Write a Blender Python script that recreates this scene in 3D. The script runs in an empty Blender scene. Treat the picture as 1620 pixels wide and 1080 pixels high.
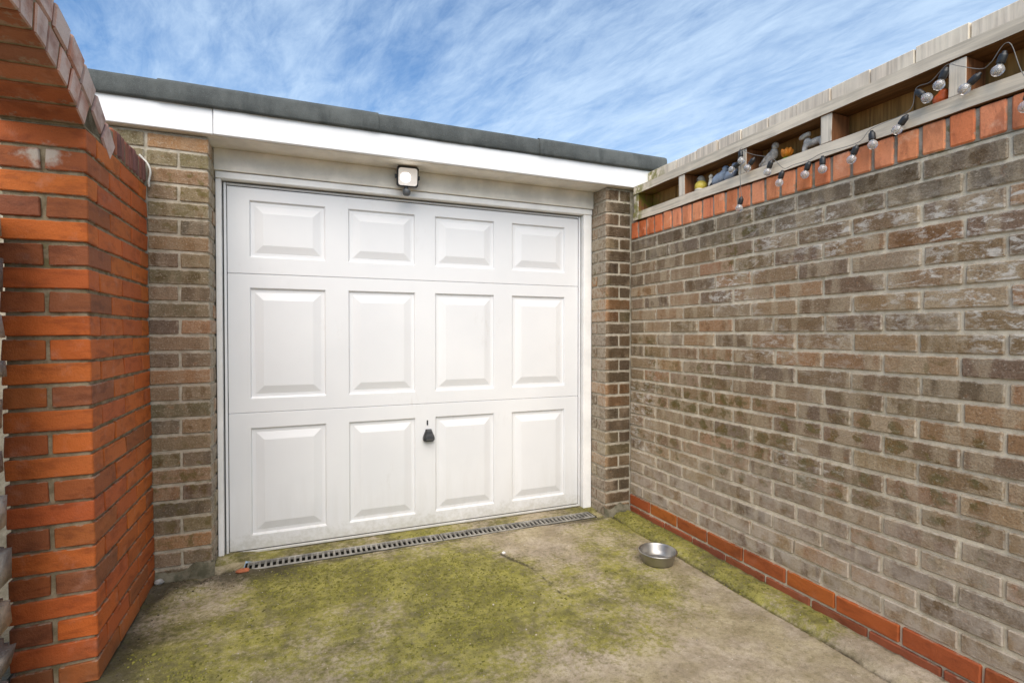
import bpy, bmesh, math, random
from mathutils import Vector, Matrix, noise

R = math.radians
rnd = random.Random(7)
scene = bpy.context.scene
COL = scene.collection

# ------------------------------------------------------------------ camera
cam_d = bpy.data.cameras.new('camera')
cam_d.sensor_width = 36.0
cam_d.lens = 18.07
cam_d.clip_start = 0.02
cam_d.clip_end = 500
cam = bpy.data.objects.new('camera', cam_d)
COL.objects.link(cam)
cam.location = (0, 0, 1.2)
cam.rotation_euler = (R(89.15), 0, R(-22.1))
scene.camera = cam

# ------------------------------------------------------------------ light and sky
SUN_EL, SUN_AZ = R(46), R(198)          # azimuth clockwise from +Y: behind the camera, a little left
sun_d = bpy.data.lights.new('sun', 'SUN')
sun_d.energy = 2.75
sun_d.angle = R(60)
sun_d.color = (1.0, 0.88, 0.735)
sun = bpy.data.objects.new('sun', sun_d)
COL.objects.link(sun)
to_sun = Vector((math.cos(SUN_EL) * math.sin(SUN_AZ), math.cos(SUN_EL) * math.cos(SUN_AZ), math.sin(SUN_EL)))
sun.rotation_euler = to_sun.to_track_quat('Z', 'Y').to_euler()
sun.location = to_sun * 20

scene.view_settings.view_transform = 'Standard'
scene.view_settings.look = 'None'
scene.view_settings.gamma = 1
scene.view_settings.use_curve_mapping = False
scene.view_settings.exposure = 0.69

world = bpy.data.worlds.new('World')
scene.world = world
world.use_nodes = True


class NT:
    """small wrapper to write node trees"""
    def __init__(self, tree):
        self.t = tree
        tree.nodes.clear()

    def n(self, kind, **kw):
        nd = self.t.nodes.new(kind)
        ins = kw.pop('ins', {})
        for k, v in kw.items():
            setattr(nd, k, v)
        for k, v in ins.items():
            self.set(nd.inputs[k], v)
        return nd

    def set(self, sock, v):
        if isinstance(v, bpy.types.NodeSocket):
            self.t.links.new(v, sock)
        elif isinstance(v, bpy.types.Node):
            self.t.links.new(v.outputs[0], sock)
        else:
            if sock.type == 'RGBA' and len(v) == 3:
                v = (*v, 1)
            sock.default_value = v

    def math(self, op, a, b=0.0, c=0.0, clamp=False):
        nd = self.n('ShaderNodeMath', operation=op, use_clamp=clamp)
        self.set(nd.inputs[0], a)
        self.set(nd.inputs[1], b)
        self.set(nd.inputs[2], c)
        return nd.outputs[0]

    def vmath(self, op, a, b=(0, 0, 0)):
        nd = self.n('ShaderNodeVectorMath', operation=op)
        self.set(nd.inputs[0], a)
        self.set(nd.inputs[1], b)
        return nd.outputs[0]

    def mix(self, fac, a, b, blend='MIX'):
        nd = self.n('ShaderNodeMix', data_type='RGBA', blend_type=blend)
        self.set(nd.inputs[0], fac)
        self.set(nd.inputs[6], a)
        self.set(nd.inputs[7], b)
        return nd.outputs[2]

    def noise(self, vec, scale, detail=4.0, rough=0.55, dist=0.0):
        nd = self.n('ShaderNodeTexNoise')
        self.set(nd.inputs['Vector'], vec)
        nd.inputs['Scale'].default_value = scale
        nd.inputs['Detail'].default_value = detail
        nd.inputs['Roughness'].default_value = rough
        nd.inputs['Distortion'].default_value = dist
        return nd.outputs[0]

    def step(self, v, lo, hi, smooth=True):
        nd = self.n('ShaderNodeMapRange', clamp=True)
        nd.interpolation_type = 'SMOOTHSTEP' if smooth else 'LINEAR'
        self.set(nd.inputs[0], v)
        nd.inputs[1].default_value = lo
        nd.inputs[2].default_value = hi
        return nd.outputs[0]

    def map(self, vec, loc=(0, 0, 0), rot=(0, 0, 0), sc=(1, 1, 1)):
        nd = self.n('ShaderNodeMapping')
        self.set(nd.inputs[0], vec)
        nd.inputs[1].default_value = loc
        nd.inputs[2].default_value = rot
        nd.inputs[3].default_value = sc
        return nd.outputs[0]

    def bump(self, h, strength, dist, normal=None):
        nd = self.n('ShaderNodeBump')
        nd.inputs['Strength'].default_value = strength
        nd.inputs['Distance'].default_value = dist
        self.set(nd.inputs['Height'], h)
        if normal is not None:
            self.set(nd.inputs['Normal'], normal)
        return nd.outputs[0]


w = NT(world.node_tree)
sky = w.n('ShaderNodeTexSky')
sky.sky_type = 'NISHITA'
sky.sun_disc = False
sky.sun_elevation = SUN_EL
sky.sun_rotation = SUN_AZ
sky.air_density = 1.0
sky.dust_density = 0.6
sky.ozone_density = 2.2
tc = w.n('ShaderNodeTexCoord')
sep = w.n('ShaderNodeSeparateXYZ', ins={0: tc.outputs['Generated']})
zz = w.math('ADD', w.math('MAXIMUM', sep.outputs[2], 0.0), 0.12)
px = w.math('DIVIDE', sep.outputs[0], zz)
py = w.math('DIVIDE', sep.outputs[1], zz)
pl = w.n('ShaderNodeCombineXYZ', ins={0: px, 1: py, 2: 0.0})
turned = w.map(pl.outputs[0], rot=(0, 0, R(74)))       # streaks run towards the north
pm = w.map(turned, sc=(0.75, 1.9, 1))
c1 = w.noise(pm, 1.1, 9, 0.62, 0.35)
c2 = w.noise(w.map(turned, loc=(3, 1, 0), sc=(1.5, 4.6, 1)), 1.8, 8, 0.66, 0.5)
c3 = w.step(sep.outputs[0], -0.35, 0.85, smooth=False)      # the veil thickens to the east
c4 = w.noise(w.map(turned, loc=(5, 9, 0), rot=(0, 0, R(9)), sc=(3.0, 7.5, 1)), 2.2, 7, 0.68, 0.6)
csum = w.math('ADD', w.math('MULTIPLY', c1, 0.42), w.math('ADD', w.math('MULTIPLY', c2, 0.40), w.math('ADD', w.math('MULTIPLY', c3, 0.13), w.math('MULTIPLY', c4, 0.22))))
# thin cirrus: denser towards the horizon, as the eye looks along the layer
hz = w.step(sep.outputs[2], 0.95, 0.15)
csum = w.math('ADD', csum, w.math('MULTIPLY', hz, 0.10))
cf = w.step(csum, 0.41, 0.90)
skyc = w.mix(1.0, sky.outputs[0], (0.66, 1.0, 1.24), 'MULTIPLY')
cl = w.mix(w.math('MULTIPLY', cf, 0.90), skyc, (5.0, 6.3, 7.8))
bg = w.n('ShaderNodeBackground', ins={0: cl, 1: 0.090})
wo = w.n('ShaderNodeOutputWorld', ins={0: bg.outputs[0]})


# ------------------------------------------------------------------ object helpers
def link(name, mesh, mat=None, parent=None, loc=(0, 0, 0), rot=(0, 0, 0)):
    o = bpy.data.objects.new(name, mesh)
    COL.objects.link(o)
    if mat is not None and len(mesh.materials) == 0:
        mesh.materials.append(mat)
    o.location = loc
    o.rotation_euler = rot
    if parent is not None:
        o.parent = parent
    return o


def tag(o, label=None, cat=None, group=None, kind=None):
    if label: o['label'] = label
    if cat: o['category'] = cat
    if group: o['group'] = group
    if kind: o['kind'] = kind
    return o


def thing(name, label, cat, loc=(0, 0, 0), rz=0.0, group=None):
    o = bpy.data.objects.new(name, None)
    o.empty_display_size = 0.05
    COL.objects.link(o)
    o.location = loc
    o.rotation_euler = (0, 0, rz)
    return tag(o, label, cat, group)


def rel(root, p):
    return Vector(p) - root.location


def mesh_of(bm, name, smooth=False):
    me = bpy.data.meshes.new(name)
    bmesh.ops.recalc_face_normals(bm, faces=bm.faces)
    bm.to_mesh(me)
    bm.free()
    if smooth:
        for p in me.polygons:
            p.use_smooth = True
    return me


def rbox_into(bm, c, d, b=0.003, jit=0.0, rg=None, rotm=None):
    """box with chamfered edges (44 triangles) added to bm, centre c, size d"""
    c = Vector(c)
    hx, hy, hz = d[0] / 2, d[1] / 2, d[2] / 2
    b = min(b, hx * .45, hy * .45, hz * .45)
    V = {}
    for sx in (-1, 1):
        for sy in (-1, 1):
            for sz in (-1, 1):
                j = Vector((0, 0, 0))
                if jit and rg:
                    j = Vector((rg.uniform(-jit, jit), rg.uniform(-jit, jit), rg.uniform(-jit, jit)))
                for ax in range(3):
                    p = Vector((sx * (hx - (0 if ax == 0 else b)), sy * (hy - (0 if ax == 1 else b)), sz * (hz - (0 if ax == 2 else b)))) + j
                    if rotm is not None:
                        p = rotm @ p
                    V[(sx, sy, sz, ax)] = bm.verts.new(c + p)
    f = bm.faces.new
    for s in (-1, 1):
        f([V[(s, a, e, 0)] for a, e in ((-1, -1), (1, -1), (1, 1), (-1, 1))])
        f([V[(a, s, e, 1)] for a, e in ((-1, -1), (1, -1), (1, 1), (-1, 1))])
        f([V[(a, e, s, 2)] for a, e in ((-1, -1), (1, -1), (1, 1), (-1, 1))])
    for s1 in (-1, 1):
        for s2 in (-1, 1):
            f([V[(-1, s1, s2, 1)], V[(1, s1, s2, 1)], V[(1, s1, s2, 2)], V[(-1, s1, s2, 2)]])
            f([V[(s1, -1, s2, 0)], V[(s1, 1, s2, 0)], V[(s1, 1, s2, 2)], V[(s1, -1, s2, 2)]])
            f([V[(s1, s2, -1, 0)], V[(s1, s2, 1, 0)], V[(s1, s2, 1, 1)], V[(s1, s2, -1, 1)]])
            for s3 in (-1, 1):
                f([V[(s1, s2, s3, a)] for a in range(3)])


_cache = {}


def brick_mesh(d, b, jit, mat, variants=5):
    v = rnd.randrange(variants)
    key = (round(d[0], 3), round(d[1], 3), round(d[2], 3), b, jit, mat.name, v)
    if key not in _cache:
        rg = random.Random(str(key))
        bm = bmesh.new()
        rbox_into(bm, (0, 0, 0), key[:3], b, jit, rg)
        me = mesh_of(bm, 'brick')
        me.materials.append(mat)
        _cache[key] = me
    return _cache[key]


def box_part(name, lo, hi, mat, parent=None, b=0.002, jit=0.0, origin=None):
    """box between two world corners, as an own object"""
    lo, hi = Vector(lo), Vector(hi)
    c = (lo + hi) / 2
    bm = bmesh.new()
    rbox_into(bm, (0, 0, 0), hi - lo, b, jit, rnd)
    me = mesh_of(bm, name)
    p = rel(parent, c) if parent is not None else c
    return link(name, me, mat, parent, p)


def tube_mesh(pts, r, name, seg=8, closed_ends=True):
    bm = bmesh.new()
    pts = [Vector(p) for p in pts]
    rings = []
    up = Vector((0, 0, 1))
    prev = None
    for i, p in enumerate(pts):
        d = (pts[min(i + 1, len(pts) - 1)] - pts[max(i - 1, 0)])
        if d.length < 1e-9: d = Vector((0, 0, 1))
        d.normalize()
        a = prev if prev is not None else (up if abs(d.z) < .9 else Vector((1, 0, 0)))
        a = (a - d * a.dot(d))
        if a.length < 1e-6: a = d.orthogonal()
        a.normalize()
        prev = a
        bb = d.cross(a)
        rr = r[i] if isinstance(r, (list, tuple)) else r
        rings.append([bm.verts.new(p + (a * math.cos(2 * math.pi * k / seg) + bb * math.sin(2 * math.pi * k / seg)) * rr) for k in range(seg)])
    for i in range(len(rings) - 1):
        for k in range(seg):
            bm.faces.new([rings[i][k], rings[i][(k + 1) % seg], rings[i + 1][(k + 1) % seg], rings[i + 1][k]])
    if closed_ends:
        bm.faces.new(rings[0][::-1])
        bm.faces.new(rings[-1])
    return mesh_of(bm, name, True)


def lathe_mesh(prof, name, seg=32, smooth=True):
    bm = bmesh.new()
    rings = []
    for r, z in prof:
        if r < 1e-6:
            rings.append([bm.verts.new((0, 0, z))])
        else:
            rings.append([bm.verts.new((r * math.cos(2 * math.pi * k / seg), r * math.sin(2 * math.pi * k / seg), z)) for k in range(seg)])
    for a, b in zip(rings, rings[1:]):
        for k in range(seg):
            k2 = (k + 1) % seg
            if len(a) == 1 and len(b) == 1: continue
            if len(a) == 1: bm.faces.new([a[0], b[k2], b[k]])
            elif len(b) == 1: bm.faces.new([a[k], a[k2], b[0]])
            else: bm.faces.new([a[k], a[k2], b[k2], b[k]])
    return mesh_of(bm, name, smooth)


def spline(ctrl, n=8):
    P = [Vector(p) for p in ctrl]
    out = []
    for i in range(len(P) - 1):
        p0, p1, p2, p3 = P[max(i - 1, 0)], P[i], P[i + 1], P[min(i + 2, len(P) - 1)]
        for k in range(n):
            t = k / n
            out.append(0.5 * ((2 * p1) + (p2 - p0) * t + (2 * p0 - 5 * p1 + 4 * p2 - p3) * t * t + (3 * p1 - p0 - 3 * p2 + p3) * t ** 3))
    out.append(P[-1])
    return out


# ------------------------------------------------------------------ materials
def new_mat(name):
    m = bpy.data.materials.new(name)
    m.use_nodes = True
    t = NT(m.node_tree)
    bs = t.n('ShaderNodeBsdfPrincipled')
    t.n('ShaderNodeOutputMaterial', ins={0: bs.outputs[0]})
    return m, t, bs


def plain(name, col, rough=.5, metal=0.0, var=.12, scale=30.0, bump=.15, bdist=.002):
    m, t, bs = new_mat(name)
    geo = t.n('ShaderNodeNewGeometry')
    n1 = t.noise(geo.outputs['Position'], scale, 6, .6)
    dark = tuple(c * (1 - var * 2) for c in col)
    lite = tuple(min(1, c * (1 + var)) for c in col)
    t.set(bs.inputs['Base Color'], t.mix(t.step(n1, .3, .7), dark, lite))
    bs.inputs['Roughness'].default_value = rough
    bs.inputs['Metallic'].default_value = metal
    n2 = t.noise(geo.outputs['Position'], scale * 8, 5, .6)
    t.set(bs.inputs['Normal'], t.bump(n2, bump, bdist))
    return m


def old_brick_mat(name, stain_top=None, band=1.0, pale=(0.50, 0.405, 0.275), smear=1.0, grey_low=None, efflo=0.0, dark_face=False, moss_low=None, ochre_amt=0.0):
    """weathered brown brick: kiln bands along its length, mortar smears at its edges, lichen, efflorescence"""
    m, t, bs = new_mat(name)
    oi = t.n('ShaderNodeObjectInfo')
    tcn = t.n('ShaderNodeTexCoord')
    geo = t.n('ShaderNodeNewGeometry')
    pos = geo.outputs['Position']
    ran = oi.outputs['Random']
    off = t.n('ShaderNodeCombineXYZ', ins={0: t.math('MULTIPLY', ran, 53.0), 1: t.math('MULTIPLY', ran, 17.0), 2: t.math('MULTIPLY', ran, 31.0)})
    loc = t.vmath('ADD', tcn.outputs['Object'], off.outputs[0])
    base = oi.outputs['Color']
    # kiln bands
    nb = t.noise(t.map(loc, sc=(15, 1.2, 3.0)), 1.0, 2, .5, .15)
    bandf = t.math('MULTIPLY', t.step(nb, .47, .60), .55 * band)
    col = t.mix(bandf, base, pale)
    sgk = t.n('ShaderNodeSeparateXYZ', ins={0: tcn.outputs['Generated']})
    pair = t.math('MULTIPLY', t.math('COSINE', t.math('MULTIPLY', t.math('SUBTRACT', sgk.outputs[0], t.math('ADD', .19, t.math('MULTIPLY', ran, .12))), 12.566)), .085)
    mid = t.math('MULTIPLY', t.math('COSINE', t.math('MULTIPLY', t.math('SUBTRACT', sgk.outputs[2], .5), 6.283)), .03)
    nd = t.noise(t.map(loc, loc=(9, 3, 2), sc=(13, 3, 13)), 1.0, 4, .6, .3)
    nd = t.math('ADD', nd, t.math('ADD', pair, mid))
    # some bricks show them strongly, most hardly at all
    rs = t.n('ShaderNodeTexWhiteNoise', noise_dimensions='1D', ins={'W': t.math('MULTIPLY', ran, 913.0)})
    dk = t.math('MULTIPLY', t.step(nd, .52, .66), t.math('ADD', .22, t.math('MULTIPLY', t.step(rs.outputs[0], .45, 1.0), .55)))
    col = t.mix(dk, col, t.mix(1.0, base, (.56, .45, .30), 'MULTIPLY'))
    zb = t.math('MULTIPLY', t.step(t.n('ShaderNodeSeparateXYZ', ins={0: pos}).outputs[2], .30, .48), t.step(t.n('ShaderNodeSeparateXYZ', ins={0: pos}).outputs[2], 1.02, .80))
    sp_ = t.math('ADD', t.noise(t.map(loc, loc=(2, 8, 5), sc=(12, 4, 15)), 1.0, 4, .6, .3), t.math('ADD', pair, t.math('MULTIPLY', mid, 1.6)))
    ochre = t.math('MULTIPLY', t.math('MULTIPLY', t.step(sp_, .55, .61), zb), t.math('MULTIPLY', t.step(rs.outputs[0], .25, .45), .9 * ochre_amt))
    col = t.mix(ochre, col, t.mix(t.step(t.noise(loc, 30, 4, .6), .4, .6), (.20, .125, .045), (.15, .12, .045)))
    # orange firing spots, speckle
    no = t.noise(loc, 34, 4, .6)
    col = t.mix(t.math('MULTIPLY', t.step(no, .60, .74), .32), col, (0.38, 0.17, 0.07))
    ns = t.noise(loc, 190, 4, .75)
    col = t.mix(t.math('MULTIPLY', t.step(ns, .42, .72), .75), col, t.mix(1.0, col, (.42, .39, .36), 'MULTIPLY'))
    ns2 = t.noise(loc, 120, 5, .75)
    col = t.mix(t.math('MULTIPLY', t.step(ns2, .54, .72), .65), col, (0.58, 0.50, 0.40))
    # streaky scuffs along the length
    nk = t.noise(t.map(loc, sc=(14, 60, 75)), 1.0, 5, .65, .3)
    col = t.mix(t.math('MULTIPLY', t.step(nk, .56, .72), .35), col, (0.50, 0.42, 0.32))
    # lichen / moss, in patches over the wall
    sp = t.n('ShaderNodeSeparateXYZ', ins={0: pos})
    nm = t.noise(pos, 2.3, 3, .5)
    nm2 = t.noise(loc, 24, 4, .6)
    mossf = t.math('MULTIPLY', t.step(nm, .50, .66), t.step(nm2, .50, .62))
    col = t.mix(t.math('MULTIPLY', mossf, .75), col, (0.115, 0.088, 0.022))
    if grey_low is not None:
        g = t.math('MULTIPLY', t.step(t.math('ADD', sp.outputs[2], t.math('MULTIPLY', t.noise(pos, 3.0, 3), .55)), grey_low + .62, grey_low - .05), .62)
        ng = t.noise(loc, 16, 5, .65)
        col = t.mix(t.math('MULTIPLY', g, t.step(ng, .33, .60)), col, (0.53, 0.465, 0.395))
    if efflo > 0:
        ne = t.noise(t.map(pos, sc=(1, .8, 1.3)), 1.6, 2, .5)
        zone = t.math('MULTIPLY', t.step(sp.outputs[1], 1.45, 1.0), t.math('MULTIPLY', t.step(sp.outputs[2], 1.05, 1.3), t.step(sp.outputs[2], 1.75, 1.5)))
        ne = t.math('ADD', ne, t.math('SUBTRACT', t.math('MULTIPLY', zone, .26), .12))
        ne2 = t.noise(t.map(pos, sc=(1, .6, 1.5)), 30, 6, .72, .4)
        ef = t.math('MULTIPLY', t.step(ne, .46, .60), t.step(ne2, .48, .62))
        col = t.mix(t.math('MULTIPLY', ef, efflo), col, (0.66, 0.62, 0.55))
    if stain_top is not None:
        st = t.math('ADD', sp.outputs[2], t.math('MULTIPLY', t.math('SUBTRACT', t.noise(t.map(pos, sc=(1, 1, .35)), 6.0, 4), .5), .45))
        col = t.mix(t.math('MULTIPLY', t.step(st, stain_top - .16, stain_top + .06), .55), col, t.mix(1.0, col, (.42, .39, .36), 'MULTIPLY'))
    if dark_face:
        # dirt film and painted shade darken the front of the right pillar
        f1 = t.math('MULTIPLY', t.step(sp.outputs[0], 1.84, 1.87), t.step(sp.outputs[1], 2.94, 2.89))
        f1 = t.math('MULTIPLY', f1, t.step(t.noise(pos, 7, 4), .25, .5))
        col = t.mix(t.math('MULTIPLY', f1, .92), col, t.mix(1.0, col, (.38, .35, .30), 'MULTIPLY'))
    if moss_low is not None:
        ml = t.math('ADD', sp.outputs[2], t.math('MULTIPLY', t.math('SUBTRACT', t.noise(pos, 9, 4), .5), .3))
        col = t.mix(t.math('MULTIPLY', t.step(ml, moss_low, moss_low - .2), .7), col, (0.075, 0.075, 0.03))
    # mortar smeared over the arrises
    sg = t.n('ShaderNodeSeparateXYZ', ins={0: tcn.outputs['Generated']})

    def edge(s, w_):
        return t.math('MULTIPLY', t.math('MINIMUM', s, t.math('SUBTRACT', 1.0, s)), w_)
    e = t.math('MINIMUM', edge(sg.outputs[0], .22), edge(sg.outputs[2], .065))
    e = t.math('ADD', e, t.math('MULTIPLY', t.math('SUBTRACT', t.noise(loc, 42, 5, .7), .5), .034))
    col = t.mix(t.math('MULTIPLY', t.step(e, .0070, -.0010), .72 * smear), col, (0.52, 0.46, 0.37))
    t.set(bs.inputs['Base Color'], col)
    bs.inputs['Roughness'].default_value = .88
    bs.inputs['Specular IOR Level'].default_value = .3
    nb1 = t.bump(t.noise(loc, 70, 6, .72), .9, .006)
    nb2 = t.bump(ns, .6, .0018, nb1)
    t.set(bs.inputs['Normal'], nb2)
    return m


def red_brick_mat(name, bleach=(0.55, 0.33, 0.25), bl=.25, rough=.7, lo_dirt=None, bloom=None, splash=False):
    m, t, bs = new_mat(name)
    oi = t.n('ShaderNodeObjectInfo')
    tcn = t.n('ShaderNodeTexCoord')
    geo = t.n('ShaderNodeNewGeometry')
    pos = geo.outputs['Position']
    ran = oi.outputs['Random']
    off = t.n('ShaderNodeCombineXYZ', ins={0: t.math('MULTIPLY', ran, 53.0), 1: t.math('MULTIPLY', ran, 17.0), 2: t.math('MULTIPLY', ran, 31.0)})
    loc = t.vmath('ADD', tcn.outputs['Object'], off.outputs[0])
    base = oi.outputs['Color']
    n1 = t.noise(t.map(loc, sc=(9, 9, 26)), 1.0, 5, .6, .3)
    col = t.mix(t.math('MULTIPLY', t.step(n1, .46, .68), .7), base, t.mix(1.0, base, (.55, .50, .50), 'MULTIPLY'))
    n2 = t.noise(loc, 14, 5, .62)
    col = t.mix(t.math('MULTIPLY', t.step(n2, .55, .75), bl), col, bleach)
    if bloom is not None:      # light glare painted pale onto the outward ring faces only
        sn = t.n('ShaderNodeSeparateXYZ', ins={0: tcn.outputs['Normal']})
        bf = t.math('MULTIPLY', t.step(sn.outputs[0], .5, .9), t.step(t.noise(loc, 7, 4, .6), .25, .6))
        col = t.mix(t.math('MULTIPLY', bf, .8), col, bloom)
    n3 = t.noise(loc, 200, 3, .7)
    col = t.mix(t.math('MULTIPLY', t.step(n3, .5, .8), .4), col, t.mix(1.0, base, (.5, .45, .42), 'MULTIPLY'))
    n4 = t.noise(loc, 85, 4, .7)
    col = t.mix(t.math('MULTIPLY', t.step(n4, .66, .76), .5), col, (.06, .04, .03))
    if splash:
        dv = t.vmath('SUBTRACT', pos, (-.79, 2.15, 1.785))
        dl = t.n('ShaderNodeVectorMath', operation='LENGTH', ins={0: t.map(dv, sc=(1, 1, 1.5))})
        sf = t.math('MULTIPLY', t.step(t.math('ADD', dl.outputs['Value'], t.math('MULTIPLY', t.math('SUBTRACT', t.noise(pos, 22, 5, .65), .5), .16)), .075, .02), .8)
        col = t.mix(sf, col, (.62, .55, .45))
    if lo_dirt is not None:
        sp = t.n('ShaderNodeSeparateXYZ', ins={0: pos})
        zl = t.math('ADD', sp.outputs[2], t.math('MULTIPLY', t.math('SUBTRACT', t.noise(pos, 8, 4), .5), .3))
        col = t.mix(t.math('MULTIPLY', t.step(zl, lo_dirt, lo_dirt - .25), .6), col, (.10, .075, .04))
    sg = t.n('ShaderNodeSeparateXYZ', ins={0: tcn.outputs['Generated']})
    ez = t.math('MULTIPLY', t.math('MINIMUM', sg.outputs[2], t.math('SUBTRACT', 1.0, sg.outputs[2])), .065)
    ez = t.math('ADD', ez, t.math('MULTIPLY', t.math('SUBTRACT', t.noise(loc, 36, 5, .68), .5), .026))
    col = t.mix(t.math('MULTIPLY', t.step(ez, .0025, -.001), .6), col, (.33, .27, .20))
    t.set(bs.inputs['Base Color'], col)
    bs.inputs['Roughness'].default_value = rough
    bs.inputs['Specular IOR Level'].default_value = .35
    t.set(bs.inputs['Normal'], t.bump(n3, .5, .0014, t.bump(t.noise(loc, 50, 6, .7), .7, .005)))
    return m


def mortar_mat(name, c1, c2, moss=.3, dark=None):
    m, t, bs = new_mat(name)
    geo = t.n('ShaderNodeNewGeometry')
    pos = geo.outputs['Position']
    col = t.mix(t.step(t.noise(pos, 18, 6, .65), .35, .65), c1, c2)
    col = t.mix(t.math('MULTIPLY', t.step(t.noise(pos, 300, 3, .7), .5, .75), .5), col, tuple(c * .55 for c in c1))
    mf = t.math('MULTIPLY', t.step(t.noise(pos, 3.1, 3, .5), .52, .66), t.step(t.noise(pos, 26, 4), .45, .6))
    col = t.mix(t.math('MULTIPLY', mf, moss), col, (.12, .11, .03))
    if dark is not None:
        sp = t.n('ShaderNodeSeparateXYZ', ins={0: pos})
        col = t.mix(t.math('MULTIPLY', t.step(sp.outputs[2], dark - .1, dark + .1), .45), col, (.14, .135, .11))
    t.set(bs.inputs['Base Color'], col)
    bs.inputs['Roughness'].default_value = .95
    bs.inputs['Specular IOR Level'].default_value = .15
    t.set(bs.inputs['Normal'], t.bump(t.noise(pos, 220, 4, .7), .6, .0015, t.bump(t.noise(pos, 40, 5, .6), .7, .006)))
    return m


def wood_mat(name, axis, weathered=(.74, .645, .51), fresh=(.27, .145, .05), split_z=None, fresh_always=0.0, shelter=False):
    """axis: grain direction 'y' or 'z'; below split_z the timber is unbleached brown with bay shade painted in"""
    m, t, bs = new_mat(name)
    oi = t.n('ShaderNodeObjectInfo')
    geo = t.n('ShaderNodeNewGeometry')
    pos = geo.outputs['Position']
    off = t.n('ShaderNodeCombineXYZ', ins={0: t.math('MULTIPLY', oi.outputs['Random'], 7.0), 1: t.math('MULTIPLY', oi.outputs['Random'], 11.0), 2: t.math('MULTIPLY', oi.outputs['Random'], 5.0)})
    p = t.vmath('ADD', pos, off.outputs[0])
    sc = {'y': (60, 3.0, 60), 'z': (60, 60, 3.0)}[axis]
    g = t.noise(t.map(p, sc=sc), 1.0, 6, .62, .5)
    wcol = t.mix(t.step(g, .32, .68), tuple(c * .66 for c in weathered), weathered)
    wcol = t.mix(t.math('MULTIPLY', t.step(t.noise(p, 5.5, 4), .4, .7), .5), wcol, tuple(min(1, c * 1.22) for c in weathered))
    fcol = t.mix(t.step(g, .32, .68), tuple(c * .55 for c in fresh), fresh)
    kn = t.step(t.noise(t.map(p, sc=(14, 9, 9) if axis == 'y' else (14, 14, 6)), 1.0, 2), .74, .80)
    wcol = t.mix(t.math('MULTIPLY', kn, .6), wcol, (.25, .16, .09))
    col = wcol
    if split_z is not None:
        sp = t.n('ShaderNodeSeparateXYZ', ins={0: pos})
        col = t.mix(t.step(sp.outputs[2], split_z + .012, split_z - .012), wcol, fcol)  # unbleached brown, darkened for the shade inside the bays
    if fresh_always:
        col = t.mix(fresh_always, wcol, fcol)
    if shelter:
        sn = t.n('ShaderNodeSeparateXYZ', ins={0: geo.outputs['True Normal']})
        col = t.mix(t.step(sn.outputs[0], -.75, -.35), col, fcol)  # inward faces: unweathered brown with bay shade mixed into the colour
    # a little green algae at the damp corner by the garage
    sp2 = t.n('ShaderNodeSeparateXYZ', ins={0: pos})
    al = t.math('MULTIPLY', t.step(t.math('ADD', sp2.outputs[1], t.math('MULTIPLY', t.noise(pos, 14, 4), .25)), 2.74, 2.93), .85)
    col = t.mix(t.math('MULTIPLY', al, t.step(t.noise(pos, 30, 3), .35, .6)), col, (.19, .18, .02))
    t.set(bs.inputs['Base Color'], col)
    bs.inputs['Roughness'].default_value = .8
    bs.inputs['Specular IOR Level'].default_value = .25
    t.set(bs.inputs['Normal'], t.bump(g, .5, .003))
    return m


M_OLD = old_brick_mat('weathered_brown_brick', stain_top=1.79, grey_low=.42, efflo=.85, ochre_amt=1.0)
M_PILLAR = old_brick_mat('garage_brick', band=.5, smear=.7, pale=(.40, .30, .20), dark_face=True, moss_low=.12)
M_RED = red_brick_mat('smooth_red_brick', bl=.20, lo_dirt=.16, splash=True)
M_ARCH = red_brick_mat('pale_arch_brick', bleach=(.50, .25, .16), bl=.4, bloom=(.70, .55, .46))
M_SOLDIER = red_brick_mat('terracotta_coping_brick', bleach=(.84, .50, .33), bl=.75)
M_PLINTH = red_brick_mat('plinth_brick', bl=.12, lo_dirt=.05)
M_MORTAR = mortar_mat('sandy_mortar', (.58, .51, .385), (.76, .68, .525), dark=1.92)
M_MORTAR_RED = mortar_mat('brown_mortar', (.19, .145, .085), (.36, .29, .19), moss=.5)
M_MORTAR_GAR = mortar_mat('garage_mortar', (.34, .30, .23), (.50, .45, .36), moss=.5)
M_RAIL = wood_mat('weathered_rail', 'y', weathered=(.74, .645, .51), fresh=(.24, .125, .05), shelter=True)
M_UP = wood_mat('weathered_upright', 'z', weathered=(.80, .71, .58), fresh=(.34, .145, .06), shelter=True)
M_BOARD = wood_mat('fence_board', 'z', weathered=(.86, .75, .60), fresh=(.42, .235, .075), split_z=2.135)


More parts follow.
